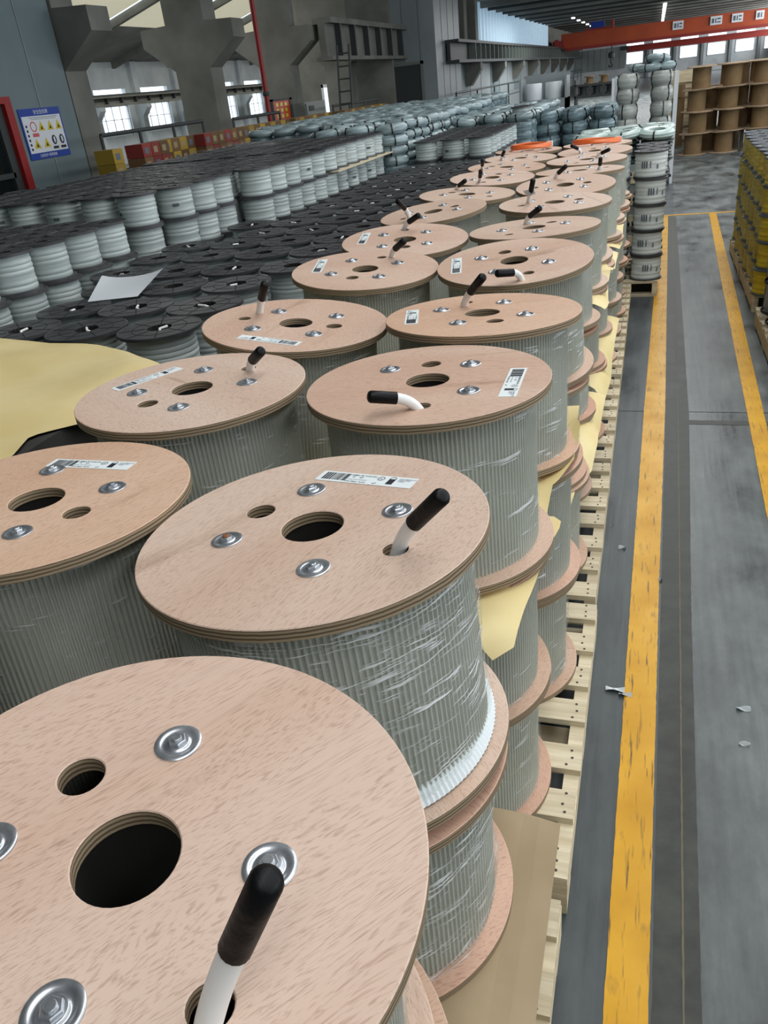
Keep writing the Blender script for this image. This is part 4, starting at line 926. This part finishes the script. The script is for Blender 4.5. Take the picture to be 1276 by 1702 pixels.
tag(put('spool_layers', (mbh, (BLACK, WIRE), 40)), 'lower layers of white wire spools under the left piles', 'spools', kind='stuff')
k = 0
for (x, y) in ((-3.75, 3.3), (-3.75, 4.45), (-3.75, 5.6), (-3.75, 6.75), (-3.75, 7.9), (-3.75, 9.05), (-4.9, 5.6), (-4.9, 6.75), (-4.9, 7.9), (-4.9, 9.05), (-2.1, 10.3)):
    dup(pal0, (x, y, 0), 'hidden pallet under the white spools, %s from the front' % ORD[k], skip=('nail_heads',)); k += 1
# wrapping film lying over the far left pile
tag(put('plastic_sheet', (MB().grid(lambda u, v: (-3.8-1.1*u, 8.3+1.2*v, 1.372+0.012*math.sin(9*u+5*v)+0.01*math.sin(14*v)), 14, 14), film_mat('loose_film', 0.5, 0.4)), None), 'clear plastic sheet spread over far left spools', 'plastic')

# tall five-high stacks of white spools at the aisle
made = 0
WIRE_LIT = mat('bright_white_wire', srgb(222, 226, 222), 0.38, col2=srgb(202, 208, 205), nscale=3, stretch=(1, 1, 9), rnd=0.05)  # same white wire, colour lightened to offset shade on the aisle stacks
ssp = make_spool('wire_spool', 'x', 0.262, 0.2, 0.036, BLACK, WIRE_LIT, group='five-high white spool stacks by the aisle', stub=False, ribs=6, core_ratio=0.90, tags=False)
mb = MB(); rr = 0.131*0.90+0.0035
for a0, z0, da, dz in ((-1.95, 0.08, 0.45, 0.05), (-1.4, 0.08, 0.14, 0.05), (-0.95, 0.07, 0.2, 0.035)):
    for i in range(3 if da > 0.3 else 2):
        mb.poly([(rr*math.cos(b_), rr*math.sin(b_), z) for b_, z in ((a0+da*i/3, z0), (a0+da*(i+0.7)/3, z0), (a0+da*(i+0.7)/3, z0+dz), (a0+da*i/3, z0+dz))])
put('printed_label', (mb, INK2, 0), ssp)
AX = [(-0.005, 7.14), (-0.285, 7.14), (-0.565, 7.14), (0.0, 7.42), (0.0, 7.70), (-0.28, 7.42)]
for si, (x, y) in enumerate(AX):
    for lay in range(5):
        nm = ('nearest aisle stack' if si == 0 else '%s stack in from the aisle, front row' % ORD[si] if si < 3 else '%s aisle stack back from the floor line' % ORD[si-2] if si < 5 else 'stack behind the second aisle stack')
        dup(ssp, (x+J(0.008), y+J(0.006), 0.13+lay*0.2005), 'white spool, %s of five, %s' % (('lowest', 'second lowest', 'middle', 'second highest', 'topmost')[lay], nm), rotz=J(0.3))
p_ = dup(pal0, (-0.46, 7.56, 0), 'wooden pallet under the five-high white spool stacks')

# ------------------------------------------------------------------ bundled wire coils
def make_coil(r, h, m, group, straps=4, name='wire_coil', cat='wire coil', inner=0.42):
    prof = []; n_ = 6
    for i in range(n_+1):
        z = h*i/n_; bul = r*(0.80+0.20*math.sin(PI*i/n_)**0.6); prof.append((bul - (0.006 if i % 2 else 0), z))
    prof += [(r*0.7, h*1.0), (r*inner*1.1, h*0.94), (r*inner, h*0.5), (r*inner*1.1, h*0.06), (r*0.7, 0), prof[0]]
    t = thing(name, 'x', cat, (0, 0, -50), group=group)
    put('wire_bundle', (MB().lathe(prof, 22), m, 60), t)
    for k in range(straps):
        a = 2*PI*k/straps + 0.3; ca, sa = math.cos(a), math.sin(a)
        ring_ = [(r*inner*0.95, h*0.5), (r*0.66, h*1.03), (r*0.93, h*0.98), (r*1.03, h*0.5), (r*0.93, h*0.02), (r*0.66, h*-0.0)]
        put('strap', (MB().prism([(q[0]*ca+0.007*sa, q[0]*sa-0.007*ca, q[1]) for q in ring_], (-0.014*sa, 0.014*ca, 0)), STRAP, 0), t)
    return t
protos = [big, small, ssp]
cA = make_coil(0.19, 0.105, COILW, 'pale wrapped wire coils in the big far pile'); protos.append(cA)
cB = make_coil(0.185, 0.155, COILD, 'dark wrapped coils stacked before the tall silver coils'); protos.append(cB)
cC = make_coil(0.165, 0.205, COILG, 'silver coils in the tall stack', 3); protos.append(cC)
hid = []
for ri in range(26):
    for ci in range(8):
        x = -2.83 - ci*0.385 + (0.0 if ri < 5 else 0.0); y = 9.36 + ri*0.385
        if ri < 6 and ci > 2: continue
        if ri >= 15 and ci < 1: continue
        tilt = (J(0.12), J(0.12), random.uniform(0, 6))
        lift = 0.02 if ri % 3 else 0.0
        dup(cA, (x+J(0.02), y+J(0.02), 1.315+lift), 'pale wire coil on the far coil pile, %s row back, %s from the right' % (ORD[ri], ORD[ci]), rot=tilt, skip=('strap',) if ri > 3 else ())
        hid.append((x, y, 1.312+lift, ri == 0 or (ci == 0 and ri < 8)))
for (x, y, ztop, vis) in [h for h in hid if h[3]]:
    for lay in range(3):
        dup(cA, (x+J(0.012), y+J(0.012), ztop-0.107*(lay+1)), 'pale coil on face of far pile, %s below top, %s, %s' % (ORD[lay], ('front face', 'right face')[int(y > 9.5)], ORD[int(round((y-9.36)/0.385)) if y > 9.5 else int(round((-2.83-x)/0.385))]+' along'), rot=(0, 0, random.uniform(0, 6)))
# coils stacked behind the three white spools as well
for ri in range(10):
    for ci in range(3):
        x, y = -1.72 - ci*0.385, 11.75 + ri*0.385
        dup(cA, (x+J(0.02), y+J(0.02), 1.20), 'pale wire coil behind the standing white spools, %s row, %s from right' % (ORD[ri], ORD[ci]), rot=(J(0.1), J(0.1), random.uniform(0, 6)), skip=('strap',) if ri > 2 else ())
        hid.append((x, y, 1.198, False))
mbh = MB()
for (x, y, ztop, vis) in hid:
    zt_ = ztop - (0.32 if vis else 0); n_ = 9; h = (zt_-0.13)/n_; prof = []
    for k in range(n_): z = 0.13+k*h; prof += [(0.165, z), (0.185, z+h*0.5), (0.165, z+h*0.98)]
    mbh.lathe(prof, 12, (x, y, 0), cap=True)
tag(put('coil_layers', (mbh, COILD, 60)), 'lower layers of the far pile of wrapped wire coils', 'wire coils', kind='stuff')
for k, (x, y) in enumerate(((-3.1, 9.7), (-3.1, 10.85), (-3.1, 12.0), (-3.1, 13.15), (-3.1, 14.3), (-3.1, 15.45), (-3.1, 16.6), (-3.1, 17.75), (-3.1, 18.9), (-4.3, 12.0), (-4.3, 13.15), (-4.3, 14.3), (-4.3, 15.45), (-4.3, 16.6), (-4.3, 17.75), (-4.3, 18.9), (-5.45, 12.0), (-5.45, 13.15), (-5.45, 14.3), (-5.45, 15.45), (-5.45, 16.6), (-5.45, 17.75), (-5.45, 18.9), (-1.95, 12.2), (-1.95, 13.35), (-1.95, 14.5))):
    dup(pal0, (x, y, 0), 'wooden pallet under the far coil pile, %s counting from the front left' % ORD[k], skip=('nail_heads', 'base_board'))
# dark coil stacks
for ci in range(3):
    for ri in range(3):
        x, y = -1.44 + ci*0.375, 12.5 + ri*0.375
        for lay in range(7):
            if ri and lay < 5 and ci < 2: continue
            dup(cB, (x+J(0.012), y+J(0.012), 0.16+lay*0.157+ (0 if ri == 0 or ci == 2 else 0)), 'dark wire coil, %s layer up, %s stack from left, %s row' % (ORD[lay], ORD[ci], ORD[ri]), rot=(0, 0, random.uniform(0, 6)), skip=('strap',) if ri else ())
        if ri and ci < 2:
            o = put('coil_layers', (MB().lathe([(0.165, 0.16), (0.18, 0.5), (0.165, 0.943)], 14, (x, y, 0), cap=True), COILD, 60)); tag(o, 'hidden lower coils behind the dark stacks, %s row, %s stack' % (ORD[ri], ORD[ci]), 'wire coils', kind='stuff')
dup(pal0, (-1.07, 12.85, 0.03), 'pallet under the dark coil stacks')
# tall silver coils on a rack
for ci in range(2):
    for ri in range(2):
        x, y = -0.41 + ci*0.50, 14.2 + ri*0.36
        for lay in range(7):
            dup(cC, (x+J(0.01), y+J(0.01), 0.135+lay*0.207), 'silver coil, %s layer up, %s tall stack, %s row' % (ORD[lay], ('left', 'right')[ci], ('front', 'back')[ri]), rot=(0, 0, random.uniform(0, 6)))
for i, (x, y, z, m) in enumerate(((-0.1, 14.3, 1.585, cA), (0.1, 14.4, 1.585, cA), (0.0, 14.35, 1.69, cA), (-0.25, 14.5, 1.585, cA))):
    dup(m, (x, y, z), 'loose pale coil thrown on the tall silver stack, %s of four' % ORD[i], rot=(J(0.15), J(0.15), J(3)))
rk = thing('steel_rack', 'white steel post rack beside the tall silver coils', 'rack', (-0.16, 14.4, 0))
for x in (-0.46, 0.46):
    for y in (-0.45, 0.6): put('post', (MB().box(x-0.02, x+0.02, y-0.02, y+0.02, 0, 1.55), SIGNW, 0), rk)
for z in (0.1,): put('beam', (MB().box(-0.46, 0.46, -0.47, -0.45, z, z+0.04).box(-0.46, 0.46, 0.6, 0.62, z, z+0.04), STEELG, 0), rk)
put('shelf_deck', (MB().box(-0.45, 0.45, -0.45, 0.6, 0.10, 0.13), STEELG, 0), rk)
# column of white spools at the corner of the coil stacks
for lay in range(6):
    dup(small, (-1.74, 12.0, 0.13+lay*0.2065), 'white spool in lone corner column before dark coils, %s up' % ORD[lay], rotz=J(3))
    dup(small, (-1.74, 12.3, 0.13+lay*0.2065), 'white spool in column behind the lone corner column, %s up' % ORD[lay], rotz=J(3))
dup(pal0, (-1.90, 12.15, 0.0), 'pallet under the lone column of white spools', skip=('nail_heads',), scale=(0.4, 0.55, 1))
# pale green coils and dark coils beyond the aisle stacks
cG = make_coil(0.165, 0.075, GREENC, 'pale green coils beyond the aisle stacks', 2); protos.append(cG)
cK = make_coil(0.150, 0.05, mat('black_green_wire', srgb(40, 52, 50), 0.35), 'dark coils under the pale green ones', 0); protos.append(cK)
for ci in range(3):
    for ri in range(3):
        x, y = 0.03 - ci*0.29, 8.35 + ri*0.30
        for lay in range(4):
            dup(cK, (x+J(0.01), y+J(0.01), 0.92+lay*0.052), 'thin dark coil, %s up, %s column, %s row beyond aisle stack' % (ORD[lay], ORD[ci], ORD[ri]), rot=(0, 0, J(3)))
        dup(cG, (x+J(0.02), y+J(0.02), 1.128), 'pale green coil, %s from aisle, %s row, beyond white stacks' % (ORD[ci], ORD[ri]), rot=(J(0.08), J(0.08), J(3)))
bx = thing('white_crate', 'pale crate under the dark and green coils', 'crate', (-0.36, 8.65, 0.13))
put('side', (MB().box(-0.45, 0.45, -0.45, 0.45, 0, 0.79), PANELG, 0), bx)
for i in range(4): put('slat', (MB().box(-0.45, 0.45, -0.465, -0.45, 0.06+i*0.19, 0.16+i*0.19), PINE, 0), bx)
dup(pal0, (-0.50, 8.65, 0), 'pallet under the pale crate of coils')
# orange coils lying on the last reels
def orange(x, y, z, r, lab):
    o = thing('orange_coil', lab, 'wire coil', (x, y, z), (J(0.05), J(0.05), 0))
    for k in range(3):
        rr_ = r*(1-0.08*k); put('loop', (MB().tube([(rr_*math.cos(a)*(1+0.1*k), rr_*math.sin(a), 0.009+0.008*k+0.003*math.sin(3*a+k)) for a in [2*PI*i/28 for i in range(29)]], 0.008, 8, cap=False), ORANGE), o)
    put('tie', (MB().box(r*0.78, r*1.06, -0.03, 0.03, 0.0, 0.036), SIGNW, 0), o)
orange(-0.88, 6.58, T+0.012, 0.15, 'orange wire coil on last left row reel')
orange(-0.40, 6.64, T+0.002, 0.17, 'orange wire coil on last right row reel')

# crate and black reel rack in the background
bx = thing('white_crate', 'white open crate with pale drums beyond the coil pile', 'crate', (-2.3, 19.5, 0))
put('panel', (MB().box(-0.5, -0.46, -0.4, 0.4, 0.9, 1.62).box(0.46, 0.5, -0.4, 0.4, 0.9, 1.62).box(-0.5, 0.5, -0.4, 0.4, 0, 1.2).box(-0.5, 0.5, 0.36, 0.4, 1.2, 1.68), PANELG, 0), bx)
for x in (-0.23, 0.2): put('drum', (MB().lathe([(0.17, 1.2), (0.18, 1.22), (0.18, 1.5), (0.17, 1.52), (0.0001, 1.52)], 20, (x, -0.1, 0)), SIGNW), bx)
br = thing('black_rack', 'black rack of dark reels beyond the coil stacks', 'rack', (-1.2, 19.5, 0))
put('frame', (MB().box(-0.45, 0.45, -0.3, 0.3, 1.15, 1.2).box(-0.45, -0.42, -0.3, 0.3, 0, 1.5).box(0.42, 0.45, -0.3, 0.3, 0, 1.5).box(-0.45, 0.45, -0.3, 0.3, 1.38, 1.41), STEELG, 0), br)
for i in range(3): put('reel', (MB().lathe([(0.11, 1.2), (0.11, 1.22), (0.07, 1.22), (0.07, 1.34), (0.11, 1.34), (0.11, 1.36), (0.0001, 1.36)], 16, (-0.28+i*0.28, -0.1, 0)), STEELG), br)
for i in range(2): put('reel', (MB().lathe([(0.11, 1.41), (0.11, 1.43), (0.07, 1.43), (0.07, 1.53), (0.11, 1.53), (0.11, 1.55), (0.0001, 1.55)], 16, (-0.15+i*0.3, -0.1, 0)), CORE), br)

# ------------------------------------------------------------------ empty fibre reels with cardboard cores
FR, FH = 0.275, 0.378
def make_fibre():
    t = thing('empty_reel', 'x', 'reel', (0, 0, -50), group='empty fibre reels with cardboard cores')
    fm = MB().lathe([(0.04, -0.006), (FR, -0.006), (FR, 0.006), (0.04, 0.006), (0.04, -0.006)], 40).mesh('flange', FIBRE, 30)
    for z in (0.006, FH-0.006): put('flange', fm, t, (0, 0, z))
    put('core_tube', (MB().lathe([(0.165, 0.012), (0.165, FH-0.012)], 32), CORE, 60), t)
    return t
fib = make_fibre(); protos.append(fib)
for ci in range(5):
    for ri in range(3):
        for lay in range(4):
            x, y = 0.785 + ci*0.555 + (0.02 if lay % 2 else 0), 17.95 + ri*0.57 + ci*0.02
            if ri == 1 and lay == 3 and ci in (0,): continue
            if ri == 1: x += 0.2
            if ri == 2: x += 0.05
            dup(fib, (x+J(0.035), y+J(0.02), 0.0005+lay*(FH+0.001)), 'empty fibre reel, %s layer up, %s stack from left, %s row' % (ORD[lay], ORD[ci], ('front', 'middle', 'back')[ri]))
# stacked pallets and boards behind the empty reels
for k in range(12):
    dup(pal0, (3.0, 19.6, k*0.131), 'stacked empty pallet at far right behind fibre reels, %s from floor' % ORD[k], skip=('nail_heads',), scale=(1.1, 0.9, 1))
bf = thing('slatted_crate', 'pale board crate standing left of the fibre reels', 'crate', (0.60, 19.9, 0))
put('panel', (MB().box(-0.28, -0.22, -0.1, 0.3, 0, 1.45).box(-0.28, 0.4, 0.25, 0.3, 0, 1.45), PINE, 0), bf)
for i in range(5): put('slat', (MB().box(-0.29, 0.4, 0.22, 0.25, 0.1+i*0.28, 0.28+i*0.28), PINE, 0), bf)
put('roll', (MB().lathe([(0.12, 0.95), (0.12, 1.2), (0.0001, 1.2)], 20, (-0.12, 0.0, 0)).box(-0.25, 0.0, -0.1, 0.1, 0, 0.95), CORE), bf)

# ------------------------------------------------------------------ yellow wire spools on the right-hand pallets
ysp = make_spool('yellow_wire_spool', 'x', 0.262, 0.189, 0.036, GREYSP, YELW, group='yellow wire spools stacked right of the aisle', stub=False, ribs=6, core_ratio=0.93, tags=False); protos.append(ysp)
for ri in range(9):
    for ci in range(2):
        x, y = 0.905 + ci*0.27 + (0.0 if ri < 7 else 0.02), 6.52 + ri*0.268
        for lay in range(5):
            if ci == 1 and lay < 4: 
                continue
            dup(ysp, (x+J(0.008), y+J(0.008), 0.1305+lay*0.19), 'yellow spool, %s layer up, %s row back, %s column from aisle' % (ORD[lay], ORD[ri], ORD[ci]), rotz=J(3))
        if ci == 1:
            o = put('spool_layers', (MB().lathe([(0.13, 0.13), (0.12, 0.15), (0.12, 0.87), (0.13, 0.8895)], 16, (x, y, 0), cap=True), YELW, 40)); tag(o, 'hidden lower yellow spools, %s row back' % ORD[ri], 'spools', kind='stuff')
dup(ysp, (1.06, 7.0, 1.0815), 'lone yellow spool standing on the right-hand pile', rotz=0.4)
kf = tag(put('board_sheet', (MB().grid(lambda u, v: (0.88+0.5*u, 6.75+0.35*v, 1.083+0.03*u*(1-u)+0.012*math.sin(5*v)), 10, 6), PINE)), 'pale board lying on the yellow spools', 'board')
for k, y in enumerate((7.0, 8.16)): dup(pal0, (0.785+0.56, y, 0), 'wooden pallet under the yellow spools, %s' % ('nearer', 'farther')[k], skip=('nail_heads',))
fw_ = MB().grid(lambda u, v: (0.755+0.012*math.sin(13*u+4*v), 6.5+2.35*u, 0.16+0.94*v), 40, 12).mesh('film_sheet', FILM, 80)
uvl = fw_.uv_layers.new(name='UVMap')
for p in fw_.polygons:
    for li in p.loop_indices:
        co = fw_.vertices[fw_.loops[li].vertex_index].co; uvl.data[li].uv = (co.z*0.5, co.y*0.2)
tag(put('stretch_film', fw_), 'clear stretch film wrapped along the yellow spool pallet', 'plastic film')
# grey wrapped load at the right edge
gw = thing('wrapped_load', 'grey film-wrapped pallet load at the right edge', 'pallet load', (1.32, 5.45, 0.13))
put('wrapped_stack', (MB().grid(lambda u, v: ((-0.5+0.02*math.sin(20*u)+0.01*math.sin(9*v+7*u)) if True else 0, -0.5+1.2*u, 0.75*v), 24, 10).grid(lambda u, v: (-0.5+1.0*u, -0.5, 0.75*v), 6, 10).grid(lambda u, v: (-0.5+1.0*(1-u), 0.7, 0.75*v), 6, 10).grid(lambda u, v: (-0.5+1.0*u, -0.5+1.2*v, 0.75), 6, 6), mat('grey_wrap', srgb(150, 152, 152), 0.35, col2=srgb(122, 124, 126), nscale=5, bump=0.5, bscale=12), 60), gw)
for y in (-0.38, -0.1, 0.18, 0.46): put('flange_edge', (MB().lathe([(0.12, 0.0), (0.125, 0.01), (0.12, 0.02)], 20, (-0.42, y, 0.02)).lathe([(0.12, 0.0), (0.125, 0.01), (0.12, 0.02)], 20, (-0.42, y, 0.22)), STRAP), gw)
dup(pal0, (1.33, 5.56, 0), 'wooden pallet under the grey wrapped load')

# ------------------------------------------------------------------ cartons along the columns, far left
for (y0_, n_, lays, x0_, ms, where) in ((10.95, 1, 7, -7.7, (1,), 'by the pale blue wall'), (11.9, 3, 7, -7.8, (2, 2, 0), 'before the left hand rail'), (12.7, 4, 7, -7.9, (1, 0), 'under the left hand rail'), (13.75, 6, 7, -7.7, (2, 0, 0), 'left of the widest column'),
        (15.3, 9, 7, -7.7, (0, 1), 'before the widest column'), (17.7, 9, 7, -7.6, (0, 1, 0), 'below the red pipe'), (20.1, 14, 7, -7.3, (0, 0, 1), 'below the fire notice')):
    for i in range(n_):
        for lay in range(lays-3, lays):
            y = y0_ + i*0.262; m = CARTON[ms[(i+lay) % len(ms)]]
            if (i*7+lay*3) % 11 == 0 and lay == lays-1: continue
            c = thing('carton', '%s carton %s, %s from left, %s tier' % (m.name.split('_')[1], where, ORD[i], ('lower', 'middle', 'upper')[lay-lays+3]), 'carton', (x0_, y, lay*0.2), group='cartons along the columns')
            put('carton_body', (MB().box(-0.16, 0.16, -0.125, 0.125, 0, 0.196), m, 0), c)
            put('carton_label', (MB().box(0.16, 0.163, -0.07, 0.04, 0.05, 0.14), CARD if (i+lay) % 3 else INK2, 0), c)
    b = put('carton_stack', (MB().box(x0_-0.17, x0_+0.165, y0_-0.125, y0_-0.125+n_*0.262, 0, (lays-3)*0.2-0.001), CARTON[0], 0)); tag(b, 'lower tiers of the cartons ' + where, 'cartons', kind='stuff')

# small scraps on the floor
for i, (x, y, s) in enumerate(((-0.02, 2.02, 0.03), (0.012, 2.0, 0.02), (0.36, 2.0, 0.02), (0.35, 1.85, 0.015), (-0.03, 2.9, 0.015), (0.12, 2.68, 0.008))):
    tag(put('film_scrap', (MB().grid(lambda u, v: (x+s*(u-0.5)*2, y+s*0.7*(v-0.5), 0.004+0.006*math.sin(4*u+3*v+i)+0.003), 5, 3), SCRAP)), ('silver film scrap on floor beside the pallets', 'small twisted scrap by the yellow line', 'clear scrap on the grey aisle floor', 'smaller clear scrap on the aisle floor', 'tiny pale scrap left of the yellow line', 'tiny white chip on the yellow line edge')[i], 'scrap')

# prototypes have been copied; remove them
for p in protos:
    for ch in list(p.children):
        for g in list(ch.children): bpy.data.objects.remove(g)
        bpy.data.objects.remove(ch)
    bpy.data.objects.remove(p)
